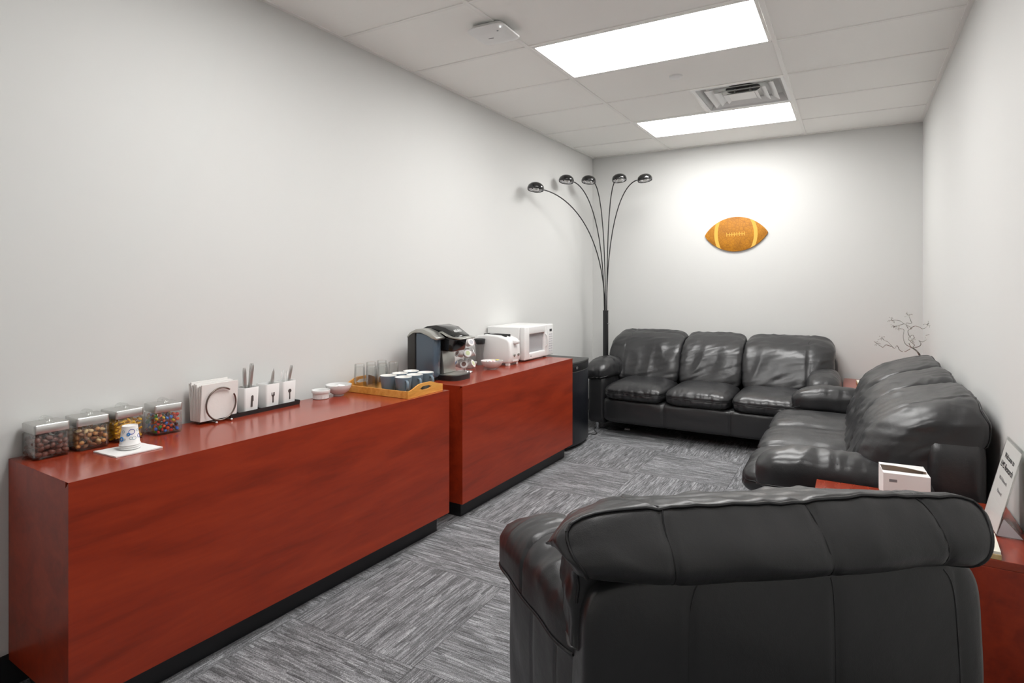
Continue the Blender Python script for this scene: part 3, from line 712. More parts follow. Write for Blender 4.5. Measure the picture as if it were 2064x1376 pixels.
fill(JARS[0], [blob('chocolate_almond', 'choc', 0.0115, 0.0085, 0.0080)], 0.0150, 'chocolate_almond', 'brown chocolate coated almond inside the leftmost jar', 'candy', 'chocolate almonds in the leftmost jar', top=0.078)
fill(JARS[1], [blob('nut', 'nut', 0.0125, 0.0062, 0.0062, 0.007), blob('nut', 'nut_d', 0.0125, 0.0075, 0.0055), blob('nut', 'nut_o', 0.0085, 0.0075, 0.0070), blob('nut', 'nut', 0.0105, 0.0068, 0.0060, 0.005)], 0.0148, 'nut', 'shelled nut among the mixed nuts in the second jar', 'nut', 'mixed nuts in the second jar', top=0.078)
fill(JARS[2], [cracker('cracker')], 0.0128, 'fish_cracker', 'small yellow cracker inside the jar behind the paper cup', 'cracker', 'yellow crackers in the third jar', top=0.084)
fill(JARS[3], [blob('candy', k, 0.0072, 0.0072, 0.0046) for k in ('c_red', 'c_orange', 'c_orange', 'c_yellow', 'c_green', 'c_blue', 'c_blue', 'c_brown', 'c_red')], 0.0128, 'candy', 'round candy with a coloured sugar shell inside the rightmost jar', 'candy', 'coloured candies in the rightmost jar', top=0.084, flat=0.8)

# ------------------------------------------------------------------ napkin sheet and paper cups
t = MB()
n = 10
for i in range(n + 1):
    for j in range(n + 1):
        u, v = i / n, j / n
        p = Vector((0.167, 1.046)) * (1 - u) * (1 - v) + Vector((0.305, 1.050)) * u * (1 - v) + Vector((0.318, 1.196)) * u * v + Vector((0.190, 1.188)) * (1 - u) * v
        t.v.append((p.x, p.y, CT + 0.0045 + 0.0012 * noise.noise(Vector((u * 4, v * 4, 0))) + 0.003 * (v - .5) ** 2))
N = (n + 1) ** 2
t.v += [(x, y, CT + 0.0008) for x, y, z in t.v]
for i in range(n):
    for j in range(n):
        a = i * (n + 1) + j; t.f.append((a, a + n + 1, a + n + 2, a + 1)); t.f.append((N + a, N + a + 1, N + a + n + 2, N + a + n + 1))
ed = [i * (n + 1) for i in range(n + 1)] + [n * (n + 1) + j for j in range(1, n + 1)] + [i * (n + 1) + n for i in range(n - 1, -1, -1)] + [j for j in range(n - 1, 0, -1)]
for a, b in zip(ed, ed[1:] + ed[:1]): t.f.append((a, b, N + b, N + a))
tag(t.build('paper_napkin', 'paper', None, 50), 'folded white paper napkin lying under the paper cups', 'napkin')
cz = CT + 0.0062
for k in range(3):
    c = thing('paper_cup', ['lowest upside down paper cup of the small nested stack', 'middle upside down paper cup of the small nested stack', 'topmost upside down white paper cup with blue ring print'][k], 'cup', (0.238, 1.128, cz + 0.0065 * k), group='nested paper cups on the napkin')
    MB().shell([(0.0312, 0.0), (0.0326, 0.0012), (0.0326, 0.0036), (0.0308, 0.0048), (0.0236, 0.066), (0.0222, 0.066), (0.0222, 0.0635), (0.0, 0.0635), (0.0, 0.0628), (0.0228, 0.0628), (0.0300, 0.0)], n=40).build('cup_wall', 'paper', c, 50)
    if k == 2:
        def on_cup(ang, z, dx, dz):
            zz = z + dz; r = 0.0308 - (zz - 0.0048) / 0.0612 * 0.0072 + 0.0004; a = ang + dx / r
            return (r * math.cos(a), r * math.sin(a), zz)
        for ang, z, rr, w_, m in ((-0.25, 0.048, 0.0082, 0.0014, 'blue1'), (-0.62, 0.040, 0.0035, 0.0030, 'blue2'), (-1.45, 0.024, 0.0062, 0.0030, 'blue2'), (-1.28, 0.049, 0.0045, 0.0008, 'blue3'), (-1.05, 0.023, 0.003, 0.0006, 'blue3'), (-0.35, 0.027, 0.0042, 0.0007, 'blue3'), (0.0, 0.026, 0.0055, 0.0007, 'blue3'), (0.7, 0.03, 0.006, 0.0012, 'blue1'), (0.55, 0.05, 0.004, 0.0008, 'blue3')):
            MB().tube([on_cup(ang, z, rr * math.cos(q * math.pi / 12) * 1.1, rr * math.sin(q * math.pi / 12)) for q in range(24)], w_ * 0.7, 5, True).build('ring_print', m, c)

# ------------------------------------------------------------------ napkin holder with napkins
t = thing('napkin_holder', 'dark wire napkin holder with a round front ring', 'napkin holder', (0.10, 1.545, CT))
def ring(x, a0, a1): return [(x, 0.067 * math.cos(R(a)), 0.0755 + 0.067 * math.sin(R(a))) for a in [a0 + (a1 - a0) * i / 40 for i in range(41)]]
MB().tube(ring(0.031, 55, 390), 0.0035, 8).build('front_ring', 'dsteel', t, 60)
MB().tube(ring(-0.066, 55, 390), 0.0035, 8).build('back_ring', 'dsteel', t, 60)
for y in (-0.034, 0.034):
    MB().tube([(-0.07, y, 0.0072), (0.05, y, 0.0072)], 0.0034, 8).build('base_rod', 'dsteel', t, 60)
    MB().lathe([(0, -0.0055), (0.0045, -0.003), (0.0055, 0), (0.0045, 0.003), (0, 0.0055)], (0.05, y, 0.0062), 12).build('foot_ball', 'chrome', t, 60)
for k in range(8):
    b = MB(); n = 8; th = 0.0078
    for sgn_ in (0, 1):
        for i in range(n + 1):
            for j in range(n + 1):
                u, v = i / n, j / n
                fan = 0.014 * (v - .35) * ((k - 3.5) / 3.5) * (0.4 + abs(u - .5)); wob = 0.0018 * noise.noise(Vector((u * 3 + k, v * 3, k)))
                b.v.append((-0.0575 + k * 0.0098 + sgn_ * th + fan + wob, -0.082 + u * 0.164, 0.012 + v * 0.146 + (0.006 * math.sin(k * 2.1)) * v + 0.006 * (k < 4) * v))
    q = (n + 1) ** 2
    for i in range(n):
        for j in range(n):
            a = i * (n + 1) + j; b.f.append((a, a + 1, a + n + 2, a + n + 1)); b.f.append((q + a, q + a + n + 1, q + a + n + 2, q + a + 1))
    for a, c in zip(ed, ed[1:] + ed[:1]): pass
    ed8 = [i * 9 for i in range(9)] + [72 + j for j in range(1, 9)] + [i * 9 + 8 for i in range(7, -1, -1)] + [j for j in range(7, 0, -1)]
    for a, c in zip(ed8, ed8[1:] + ed8[:1]): b.f.append((a, c, q + c, q + a))
    o = b.build('paper_napkin', 'cream_napkin', None, 50, loc=(0.10, 1.545, CT))
    tag(o, 'folded off white napkin standing in the round wire holder', 'napkin', 'napkins in the holder')

# ------------------------------------------------------------------ cutlery cups on their black tray
b = MB()
b.prism([(0.028, 1.598), (0.119, 1.598), (0.119, 1.960), (0.028, 1.960)], 'z', CT, CT + 0.004)
for p, q in (((0.028, 1.598), (0.119, 1.598)), ((0.119, 1.598), (0.119, 1.960)), ((0.119, 1.960), (0.028, 1.960)), ((0.028, 1.960), (0.028, 1.598))):
    c = Vector((0.0735, 1.7865, 0)); P = [Vector((*p, CT + .002)), Vector((*q, CT + .002))]; O = [v + (v - c).normalized() * 0.010 + Vector((0, 0, 0.0045)) for v in P]
    up = Vector((0, 0, 0.003)); b.add([P[0], P[1], O[1], O[0], P[0] + up, P[1] + up, O[1] + up, O[0] + up], [(0, 1, 2, 3), (4, 7, 6, 5), (0, 4, 5, 1), (1, 5, 6, 2), (2, 6, 7, 3), (3, 7, 4, 0)])
tag(b.build('cutlery_tray', 'black', None, 20), 'narrow black tray under the three white cutlery cups', 'tray')
def cutlery_cup(label, y, icon):
    t = thing('cutlery_cup', label, 'cutlery cup', (0.070, y, CT + 0.0045), group='white cutlery cups')
    b = MB(); o0, o1, i0, i1 = 0.0335, 0.0375, 0.029, 0.0335
    loft(b, [rsq(o0 - .003, 0.006, 0.0), rsq(o0, 0.007, 0.003), rsq(o1, 0.008, 0.110), rsq(o1 - .001, 0.008, 0.112), rsq(i1, 0.006, 0.112), rsq(i0, 0.006, 0.006)]).build('body', 'white_gloss', t, 40)
    x = 0.0365
    def flat(poly, z0, nm):
        m = MB(); m.prism([(p * 1.5, 0.026 + (q - 0.022) * 0.86) for p, q in poly], 'x', 0.0345, 0.0372); o = m.build(nm, 'icon', t); return o
    if icon == 'knife': flat([(-0.004, 0.022), (0.002, 0.022), (0.0025, 0.050), (0.005, 0.052), (0.005, 0.078), (0.001, 0.082), (-0.002, 0.078), (-0.003, 0.052)], 0, 'knife_icon')
    if icon == 'fork': flat([(-0.0015, 0.022), (0.0015, 0.022), (0.0018, 0.052), (0.0055, 0.060), (0.0055, 0.076), (0.004, 0.076), (0.0035, 0.064), (0.001, 0.064), (0.001, 0.076), (-0.001, 0.076), (-0.001, 0.064), (-0.0035, 0.064), (-0.004, 0.076), (-0.0055, 0.076), (-0.0055, 0.060), (-0.0018, 0.052)], 0, 'fork_icon')
    if icon == 'spoon': flat([(-0.0015, 0.022), (0.0015, 0.022), (0.0016, 0.056)] + [(0.006 * math.sin(R(a)), 0.068 - 0.0105 * math.cos(R(a))) for a in range(20, 341, 32)] + [(-0.0016, 0.056)], 0, 'spoon_icon')
    return t
CY = (1.709, 1.820, 1.913)
cutlery_cup('white cutlery cup printed with a knife icon', CY[0], 'knife')
cutlery_cup('white cutlery cup printed with a fork icon', CY[1], 'fork')
cutlery_cup('white cutlery cup printed with a spoon icon', CY[2], 'spoon')
def utensil(name, label, cat, m, base, tip, w0, w1, th, blade=None, group=None):
    a, b_ = Vector(base), Vector(tip); d = b_ - a; L = d.length
    if blade == 'serrated': prof = [(-w0, 0), (w0, 0), (w0, L * .45), (w1, L * .5), (w1 * 1.2, L * .72), (w1 * .6, L * .9), (-w1 * .3, L), (-w1 * .9, L * .84), (-w1, L * .55), (-w0, L * .45)]
    else: prof = [(-w0, 0), (w0, 0), (w1, L * .8), (w1, L * .95), (w1 * .6, L), (-w1 * .6, L), (-w1, L * .95), (-w1, L * .8)]
    q = MB().prism(prof, 'x', -th, th, min(th * 0.8, 0.0012))
    rot = Vector((0, 0, 1)).rotation_difference(d.normalized()).to_matrix().to_4x4()
    q.xf(Matrix.Translation(a) @ rot); return tag(q.build(name, m, None, 40), label, cat, group)
zb = CT + 0.014
for k, (y, x, dy, dx, h) in enumerate(((-.006, .004, -.012, .004, .190), (-.002, -.010, .003, -.010, .185), (.004, .006, .017, .006, .205), (.010, -.004, .022, -.008, .202))):
    utensil('table_knife', 'steel table knife standing handle up in the knife cup', 'knife', 'steel', (0.070 + x, CY[0] + y, zb), (0.070 + x + dx, CY[0] + y + dy, zb + h), .0045, .0075, .0028, group='knives in the knife cup')
utensil('serrated_spreader', 'curved steel serving blade standing in the fork cup', 'knife', 'steel', (0.075, CY[1] - .006, zb), (0.075, CY[1] + .03, zb + .168), .0035, .0085, .0014, 'serrated')
utensil('serrated_spreader', 'broad steel serving blade leaning in the spoon cup', 'knife', 'steel', (0.078, CY[2] - .004, zb), (0.078, CY[2] + .034, zb + .172), .0035, .0085, .0014)
for k, (y, x, dy, dx, h) in enumerate(((-.020, .004, -.004, .004, .142), (-.012, -.004, -.002, .0, .145), (-.006, .010, -.002, .004, .138), (-.002, -.010, .006, -.006, .150), (.004, .004, .006, .002, .146))):
    utensil('plastic_spoon', 'white plastic spoon handle standing in the spoon cup', 'spoon', 'white', (0.070 + x, CY[2] + y, zb), (0.070 + x + dx, CY[2] + y + dy, zb + h), .0028, .0036, .0016, group='spoons in the spoon cup')

# ------------------------------------------------------------------ ramekin and bowls
b = MB(); n = 72; prof = [(0.034, 0), (0.0385, 0.003), (0.0395, 0.030), (0.0445, 0.032), (0.0455, 0.036), (0.0455, 0.043), (0.0435, 0.045), (0.0415, 0.043), (0.0375, 0.008), (0.0, 0.006)]
b.shell([(0.0, 0.0)] + prof, n=n); k = len(prof) + 1
for i in range(n):
    if i % 2 == 0:
        for q in (2, 3): x, y, z = b.v[i * k + q]; b.v[i * k + q] = (x * 0.965, y * 0.965, z)
tag(b.build('ramekin', 'white_gloss', None, 30, loc=(0.103, 2.105, CT)), 'small fluted white ramekin between the cutlery cups and the bowl', 'ramekin')
def bowl(name, label, loc, r, h, foot, m, prof=None):
    b = MB().shell([(0, 0), (foot, 0), (foot, 0.006), (foot * 1.25, 0.009), (r * .80, h * .42), (r * .97, h * .80), (r, h), (r - .003, h), (r * .95 - .003, h * .80), (r * .76, h * .45), (foot, 0.014), (0, 0.012)], n=44)
    return tag(b.build(name, m, None, 40, loc=loc), label, 'bowl')
bowl('white_bowl', 'white bowl of packets touching the wooden tray', (0.112, 2.215, CT), 0.066, 0.056, 0.026, 'white_gloss')
def packet(name, label, cat, m, loc, rot, group, w=0.022, l=0.034):
    b = MB().rbox(-l / 2, l / 2, -w / 2, w / 2, -0.003, 0.003, 0.0025, 2); return tag(b.build(name, m, None, 40, loc=loc, rot=rot), label, cat, group)
for k in range(7):
    a = k * 0.9; packet('creamer_packet', 'small packet lying in the white bowl by the wooden tray', 'packet', ('ltgrey', 'paper', 'paper')[k % 3], (0.112 + 0.022 * math.cos(a), 2.215 + 0.022 * math.sin(a), CT + 0.034 + 0.0055 * (k % 3)), (0.35 * math.sin(k * 2), 0.35 * math.cos(k), a * 2), 'packets in the white bowl')

# ------------------------------------------------------------------ bamboo tray with glasses and mugs
t = thing('wooden_tray', 'honey coloured bamboo serving tray with cut out handles', 'tray', (0.268, 2.452, CT + 0.0005))
hx, hy = 0.226, 0.145
MB().rbox(-hx + .009, hx - .009, -hy + .009, hy - .009, 0, 0.008, 0.001, 1).build('bottom', 'bamboo', t)
for s in (-1, 1): MB().rbox(-hx + .0095, hx - .0095, s * hy - (0.009 if s > 0 else 0), s * hy + (0.009 if s < 0 else 0), 0, 0.036, 0.0015, 2).build('side', 'bamboo', t)
for s in (-1, 1):      # arched ends with a slot
    N = 28; out = []; x0, x1 = (hx - .009, hx) if s > 0 else (-hx, -hx + .009)
    def toph(y):
        q = min(1, max(0, (0.135 - abs(y)) / 0.10)); return 0.036 + 0.026 * (q * q * (3 - 2 * q))
    hole = [(0.036 * c if abs(c) > .99 else c * 0.036, 0) for c in ()]
    b = MB(); ys = [-hy + 2 * hy * i / N for i in range(N + 1)]
    for i in range(N):
        ya, yb = ys[i], ys[i + 1]; ym = (ya + yb) / 2
        def slab(za, zb2, zc, zd): b.add([(x0, ya, za), (x1, ya, za), (x1, yb, zb2), (x0, yb, zb2), (x0, ya, zc), (x1, ya, zc), (x1, yb, zd), (x0, yb, zd)], [(0, 3, 2, 1), (4, 5, 6, 7), (0, 1, 5, 4), (1, 2, 6, 5), (2, 3, 7, 6), (3, 0, 4, 7)])
        def hh(y):
            q = abs(y) / 0.042
            return 0.0095 * math.sqrt(max(0, 1 - q ** 4)) if q < 1 else 0.0
        if hh(ya) > 0 or hh(yb) > 0:
            slab(0, 0, 0.037 - hh(ya), 0.037 - hh(yb)); slab(0.037 + hh(ya), 0.037 + hh(yb), toph(ya), toph(yb))
        else: slab(0, 0, toph(ya), toph(yb))
    o = b.build('end_panel', 'bamboo', t)
TT = CT + 0.0092
k = 0
GL = ['front', 'front', 'front', 'back', 'back', 'back']; WH = ['nearest the white bowl', 'in the middle', 'nearest the coffee maker']
for r_, (gx, gys) in enumerate(((0.205, (2.358, 2.444, 2.530)), (0.104, (2.374, 2.462, 2.548)))):
    for q, gy in enumerate(gys):
        g = MB().shell([(0, 0.132), (0.026, 0.132), (0.0275, 0.130), (0.0275, 0.116), (0.0330, 0.0), (0.0312, 0.0), (0.0262, 0.114), (0.0255, 0.1175), (0.0, 0.1175)], n=36)
        o = g.build('drinking_glass', 'glass', None, 30, loc=(gx, gy, TT)); k += 1
        tag(o, 'upside down clear glass on the wooden tray, %s row, %s' % (GL[k - 1], WH[q]), 'glass', 'upside down glasses on the tray')
k = 0
for r_, (gx, gys) in enumerate(((0.418, (2.363, 2.454, 2.545)), (0.318, (2.363, 2.454, 2.545)))):
    for q, gy in enumerate(gys):
        t = thing('coffee_mug', 'slate blue mug with white inside, %s row of the tray, %s' % (('front', 'back')[r_], ('left', 'middle', 'right')[q]), 'mug', (gx, gy, TT), R((-30, 150)[r_] + 4 * ((q * 7 + r_ * 3) % 5)), 'slate blue mugs on the tray')
        MB().shell([(0, 0), (0.031, 0), (0.0325, 0.002), (0.0445, 0.0885), (0.0435, 0.0895)], n=40).build('body', 'mug', t, 40)
        MB().shell([(0.0438, 0.0892), (0.0425, 0.0900), (0.0410, 0.0885), (0.0300, 0.007), (0.0, 0.006)], n=40).build('inside', 'mug_in', t, 40)
        h = [(0.040, 0, 0.072), (0.052, 0, 0.074), (0.062, 0, 0.066), (0.065, 0, 0.052), (0.062, 0, 0.036), (0.053, 0, 0.024), (0.0355, 0, 0.022)]
        m = MB().tube(h, 0.0042, 10); m.v = [(x, y * 1.7, z) for x, y, z in m.v]; m.build('handle', 'mug', t, 60)

# ------------------------------------------------------------------ coffee maker (front towards +x)
t = thing('coffee_maker', 'black single cup coffee maker with blue water tank and silver trim', 'coffee maker', (0.082, 2.795, CT))
MB().prism([(0.0, 0.0), (0.185, 0.0), (0.185, 0.19), (0.17, 0.285), (0.10, 0.295), (0.0, 0.262)], 'y', 0.078, 0.232, 0.006).build('housing', 'black', t, 40)
MB().prism([(0.0, 0.002), (0.058, 0.002), (0.058, 0.283), (0.0, 0.262)], 'y', 0.0, 0.077, 0.006).build('rear_cover', 'dark_grey', t, 40)
tk = MB().prism([(0.060, 0.018), (0.196, 0.018), (0.205, 0.262), (0.13, 0.280), (0.060, 0.282)], 'y', 0.002, 0.072, 0.012, 3).build('water_tank', 'smoke', t, 40)
MB().box(0.064, 0.19, 0.012, 0.066, 0.022, 0.21).build('water', M['smoke'], tk)
MB().rbox(0.115, 0.150, 0.02, 0.05, 0.022, 0.085, 0.004).build('filter', 'black', tk)
top = [(-0.003, 0.255), (0.02, 0.282), (0.07, 0.304), (0.12, 0.306), (0.17, 0.290), (0.225, 0.256), (0.222, 0.244), (0.19, 0.250), (0.15, 0.268), (0.10, 0.283), (0.05, 0.280), (0.0, 0.248)]
MB().prism(top, 'y', -0.004, 0.080, 0.005).build('tank_lid', 'silver', t, 40)
MB().prism([(0.02, 0.288), (0.08, 0.316), (0.15, 0.325), (0.22, 0.312), (0.275, 0.278), (0.30, 0.262), (0.30, 0.256), (0.24, 0.262), (0.18, 0.275), (0.02, 0.275)], 'y', 0.085, 0.228, 0.006).build('lid', 'black_gloss', t, 40)
MB().prism([(0.16, 0.282), (0.20, 0.276), (0.25, 0.252), (0.335, 0.244), (0.335, 0.252), (0.27, 0.263), (0.20, 0.290)], 'y', 0.078, 0.236, 0.003).build('handle', 'silver', t, 40)
MB().prism([(0.17, 0.170), (0.27, 0.168), (0.288, 0.245), (0.17, 0.262)], 'y', 0.090, 0.224, 0.010, 3).build('brew_head', 'black_gloss', t, 40)
MB().prism([(0.165, 0.035), (0.205, 0.035), (0.190, 0.175), (0.165, 0.175)], 'y', 0.095, 0.22, 0.004).build('front_column', 'silver', t, 40)
b = MB(); loft(b, [[(0.225 + x * 0.92, 0.155 + y, z) for x, y, _ in rsq(0.098, 0.06, 0)] for z in (0.0, 0.030)]); b.build('drip_tray', 'black', t, 40)
b = MB(); loft(b, [[(0.225 + x * 0.80, 0.155 + y * .86, z) for x, y, _ in rsq(0.098, 0.06, 0)] for z in (0.030, 0.034)]); b.build('drip_grate', 'silver', t, 40)
MB().rbox(0.0, 0.19, 0.004, 0.23, 0.0, 0.02, 0.004).build('base', 'black', t)
text('brand_lettering', 'KEURIG', 0.024, 'white', t, (0.262, 0.155, 0.290), (R(55), 0, R(90)), sx=0.9)

# ------------------------------------------------------------------ pod carousel
px, py = 0.222, 3.205
t = thing('pod_carousel', 'wire carousel of coffee pods beside the coffee maker', 'pod rack', (px, py, CT))
MB().lathe([(0, 0), (0.052, 0), (0.054, 0.003), (0.050, 0.008), (0.012, 0.012), (0, 0.012)], (0, 0, 0), 32).build('base', 'chrome', t, 40)
MB().tube([(0, 0, 0.01), (0, 0, 0.235)], 0.004, 10).build('post', 'chrome', t, 60)
pods = []
for tier in range(3):
    z = 0.052 + tier * 0.070
    for q in range(5):
        a = R(-62 + 72 * q + tier * 24); r = 0.046
        c = Vector((r * math.cos(a), r * math.sin(a), z))
        d = Vector((math.cos(a) * .88, math.sin(a) * .88, 0.42)).normalized()
        rot = Vector((0, 0, 1)).rotation_difference(d).to_matrix().to_4x4(); pods.append((c, rot, tier, q))
        MB().tube([tuple((Matrix.Translation(c) @ rot) @ Vector((0.0245 * math.cos(u), 0.0245 * math.sin(u), 0.012))) for u in [k2 * math.pi / 10 for k2 in range(20)]], 0.0012, 6, True).build('holder_ring', 'chrome', t, 60)
for n_, c_ in (('pl_brown', (122, 92, 86)), ('pl_green', (196, 204, 158)), ('pl_blue', (112, 146, 205))): M[n_] = mat('pod_print_' + n_[3:], rgb(*c_), 0.5)
lidm = [('pl_brown', 'brown'), ('pl_green', 'pale green'), ('ltgrey', 'grey'), ('pink', 'pink'), ('pl_blue', 'blue')]
for k, (c, rot, tier, q) in enumerate(pods):
    p = thing('coffee_pod', 'white coffee pod with %s lid in the %s ring of the wire carousel' % (lidm[(q + tier) % 5][1], ('lower', 'middle', 'upper')[tier]), 'coffee pod', (px + c.x, py + c.y, CT + c.z), group='coffee pods, %s ring' % ('lower', 'middle', 'upper')[tier])
    p.rotation_euler = rot.to_euler()
    MB().lathe([(0, -0.027), (0.0165, -0.027), (0.0175, -0.025), (0.0218, 0.0125), (0.0255, 0.0135), (0.0255, 0.0155), (0.0, 0.0158)], n=24).build('cup', 'pod_grey', p, 40)
    fo = MB().lathe([(0, 0.0), (0.0205, 0.0), (0.0205, 0.0008), (0, 0.0008)], (0, 0, 0.0156), 24).build('foil_lid', 'paper', p, 40)
    MB().lathe([(0, 0.0), (0.0150, 0.0), (0.0150, 0.0005), (0, 0.0005)], (0, 0, 0.0164), 24).build('lid_print', lidm[(q + tier) % 5][0], fo, 40)
bowl('small_bowl', 'small white bowl half hidden behind the pod carousel', (0.150, 3.365, CT), 0.052, 0.042, 0.022, 'white_gloss')

# ------------------------------------------------------------------ tumbler, candy bowl
t = thing('travel_tumbler', 'dark travel tumbler with black lid in front of the toaster', 'tumbler', (0.128, 3.525, CT))
MB().lathe([(0, 0), (0.027, 0), (0.028, 0.004), (0.027, 0.05), (0.026, 0.085), (0.030, 0.125), (0.0335, 0.150), (0, 0.150)], n=32).build('inner_wall', 'grey', t, 40)
MB().lathe([(0, -0.0), (0.031, 0.0), (0.032, 0.005), (0.0305, 0.05), (0.0295, 0.085), (0.033, 0.125), (0.0365, 0.150), (0.0365, 0.153)], n=32).build('outer_wall', 'acrylic', t, 40)
MB().lathe([(0, 0.152), (0.0370, 0.152), (0.0375, 0.156), (0.0415, 0.182), (0.040, 0.185), (0.034, 0.184), (0.033, 0.180), (0, 0.180)], n=32).build('lid', 'black', t, 40)
bowl('candy_bowl', 'pale pink bowl of wrapped sweets in front of the toaster', (0.305, 3.405, CT), 0.075, 0.057, 0.030, 'pod_grey')
for k in range(12):
    a = k * 2.4; rr = 0.014 + 0.0032 * k
    packet('wrapped_sweet', 'small wrapped sweet lying in the pale pink bowl', 'candy', ('pink', 'ypack', 'paper', 'ltgrey', 'paper')[k % 5], (0.305 + rr * math.cos(a), 3.405 + rr * math.sin(a), CT + 0.046 + 0.005 * (k % 3)), (0.5 * math.sin(k * 2), 0.5 * math.cos(k), a * 2), 'sweets in the pink bowl', 0.018, 0.028)

# ------------------------------------------------------------------ toaster (front towards +x)
t = thing('toaster', 'white two slice toaster between the tumbler and the microwave', 'toaster', (0.055, 3.572, CT))
prof = [(0.0, 0.016), (0.285, 0.016), (0.298, 0.06), (0.288, 0.165), (0.272, 0.186), (0.20, 0.207), (0.08, 0.212), (0.02, 0.203), (0.0, 0.185)]
MB().prism(prof, 'y', 0.0, 0.150, 0.014, 4).build('body', 'white', t, 50)
for y in (0.042, 0.092): MB().rbox(0.05, 0.235, y, y + 0.018, 0.195, 0.2135, 0.002).build('bread_slot', 'duct', t)
MB().prism([(0.281, 0.085), (0.2935, 0.085), (0.284, 0.168), (0.271, 0.168)], 'y', 0.068, 0.082).build('lever_slot', 'grey', t)
MB().rbox(0.275, 0.318, 0.052, 0.100, 0.150, 0.178, 0.010, 3).build('lever', 'white', t, 50)
for y in (0.052, 0.110):
    m = MB().lathe([(0, 0), (0.011, 0), (0.012, 0.004), (0.009, 0.014), (0, 0.014)], n=18); m.xf(Matrix.Translation((0.290, y, 0.072)) @ Matrix.Rotation(R(90), 4, 'Y'))
    kn = m.build('knob', 'silver', t, 40); MB().box(0.302, 0.308, y - .0015, y + .0015, 0.066, 0.080).build('pointer', 'grey', kn)
MB().rbox(0.284, 0.2925, 0.045, 0.115, 0.026, 0.040, 0.002).build('crumb_tray', 'white', t)
for x in (0.03, 0.265):
    for y in (0.02, 0.130): MB().rbox(x - .014, x + .014, y - .012, y + .012, 0.0, 0.018, 0.003).build('foot', 'white', t)

# ------------------------------------------------------------------ microwave (front towards +x)
t = thing('microwave_oven', 'white microwave oven at the far end of the shorter cabinet', 'microwave', (0.01, 3.812, CT))
MW, MD, MH = 0.475, 0.325, 0.252
MB().rbox(0.0, MD - 0.045, 0.0, MW, 0.014, MH, 0.008, 3).build('case', 'white', t, 40)
# moulded front: a frame around the recessed window
fx0, fx1 = MD - 0.043, MD
d = MB(); yw0, yw1, zw0, zw1 = 0.075, 0.325, 0.058, 0.196
DY = 0.372
d.rbox(fx0, fx1, 0.0, yw0, 0.010, MH + .002, 0.008, 3); d.rbox(fx0, fx1, yw1, DY, 0.010, MH + .002, 0.008, 3)
d.rbox(fx0, fx1, yw0 - .006, yw1 + .006, zw1, MH + .002, 0.008, 3); d.rbox(fx0, fx1, yw0 - .006, yw1 + .006, 0.010, zw0, 0.008, 3)
door = d.build('door', 'white', t, 40)
MB().box(fx0, fx0 + 0.022, yw0 - .004, yw1 + .004, zw0 - .004, zw1 + .004).build('window', 'mw_window', door)
MB().tube([(fx1 - .012, yw1 + 0.012, 0.075), (fx1 + .012, yw1 + 0.020, 0.10), (fx1 + .014, yw1 + 0.020, 0.135), (fx1 + .012, yw1 + 0.016, 0.17), (fx1 - .012, yw1 + 0.006, 0.195)], 0.006, 10).build('handle', 'white', door, 60)
MB().lathe([(0, 0), (0.006, 0), (0.006, 0.0012), (0, 0.0012)], n=16).xf(Matrix.Translation((fx1 - .0005, 0.095, 0.034)) @ Matrix.Rotation(R(90), 4, 'Y')).build('logo_mark', 'ink_grey', door)
MB().rbox(fx0, fx1, DY + .001, MW, 0.010, MH + .002, 0.008, 3).build('control_panel', 'white', t, 40)
MB().box(fx1 - .001, fx1 + .0008, DY + 0.035, DY + 0.075, 0.196, 0.216).build('display', 'ink', t)
for r_ in range(8):
    for q in range(3): MB().rbox(fx1 - .001, fx1 + .0012, DY + 0.026 + q * 0.021, DY + 0.040 + q * 0.021, 0.040 + r_ * 0.0185, 0.0495 + r_ * 0.0185, 0.0008, 1).build('key', 'ltgrey', t)
for x in (0.03, MD - 0.06):
    for y in (0.04, MW - 0.04): MB().lathe([(0, 0), (0.014, 0), (0.014, 0.015), (0, 0.015)], (x, y, 0), 14).build('foot', 'grey', t)

# ------------------------------------------------------------------ five armed floor lamp
LX, LY = 0.275, 5.60
t = thing('floor_lamp', 'tall black five arm arc floor lamp in the far left corner', 'floor lamp', (LX, LY, 0))
PT = 1.06
MB().lathe([(0, 0), (0.13, 0), (0.135, 0.01), (0.13, 0.03), (0.03, 0.036), (0, 0.036)], n=40).build('base', 'black_satin', t, 40)
MB().lathe([(0, 0.03), (0.0265, 0.03), (0.0265, PT - .004), (0.029, PT - .004), (0.029, PT), (0, PT)], n=24).build('pole', 'black_satin', t, 40)
MB().lathe([(0, 0), (0.006, 0), (0.006, 0.016), (0, 0.016)], n=12).xf(Matrix.Translation((0.026, -0.008, PT - 0.13)) @ Matrix.Rotation(R(90), 4, 'Y')).build('dimmer_knob', 'chrome', t, 40)
HEADS = [((0.115, 4.405, 2.130), 0.62), ((0.12, 5.005, 2.285), 0.62), ((0.20, 5.345, 2.325), 0.65), ((0.478, 5.43, 2.33), 0.6), ((0.705, 5.50, 2.32), 0.6)]
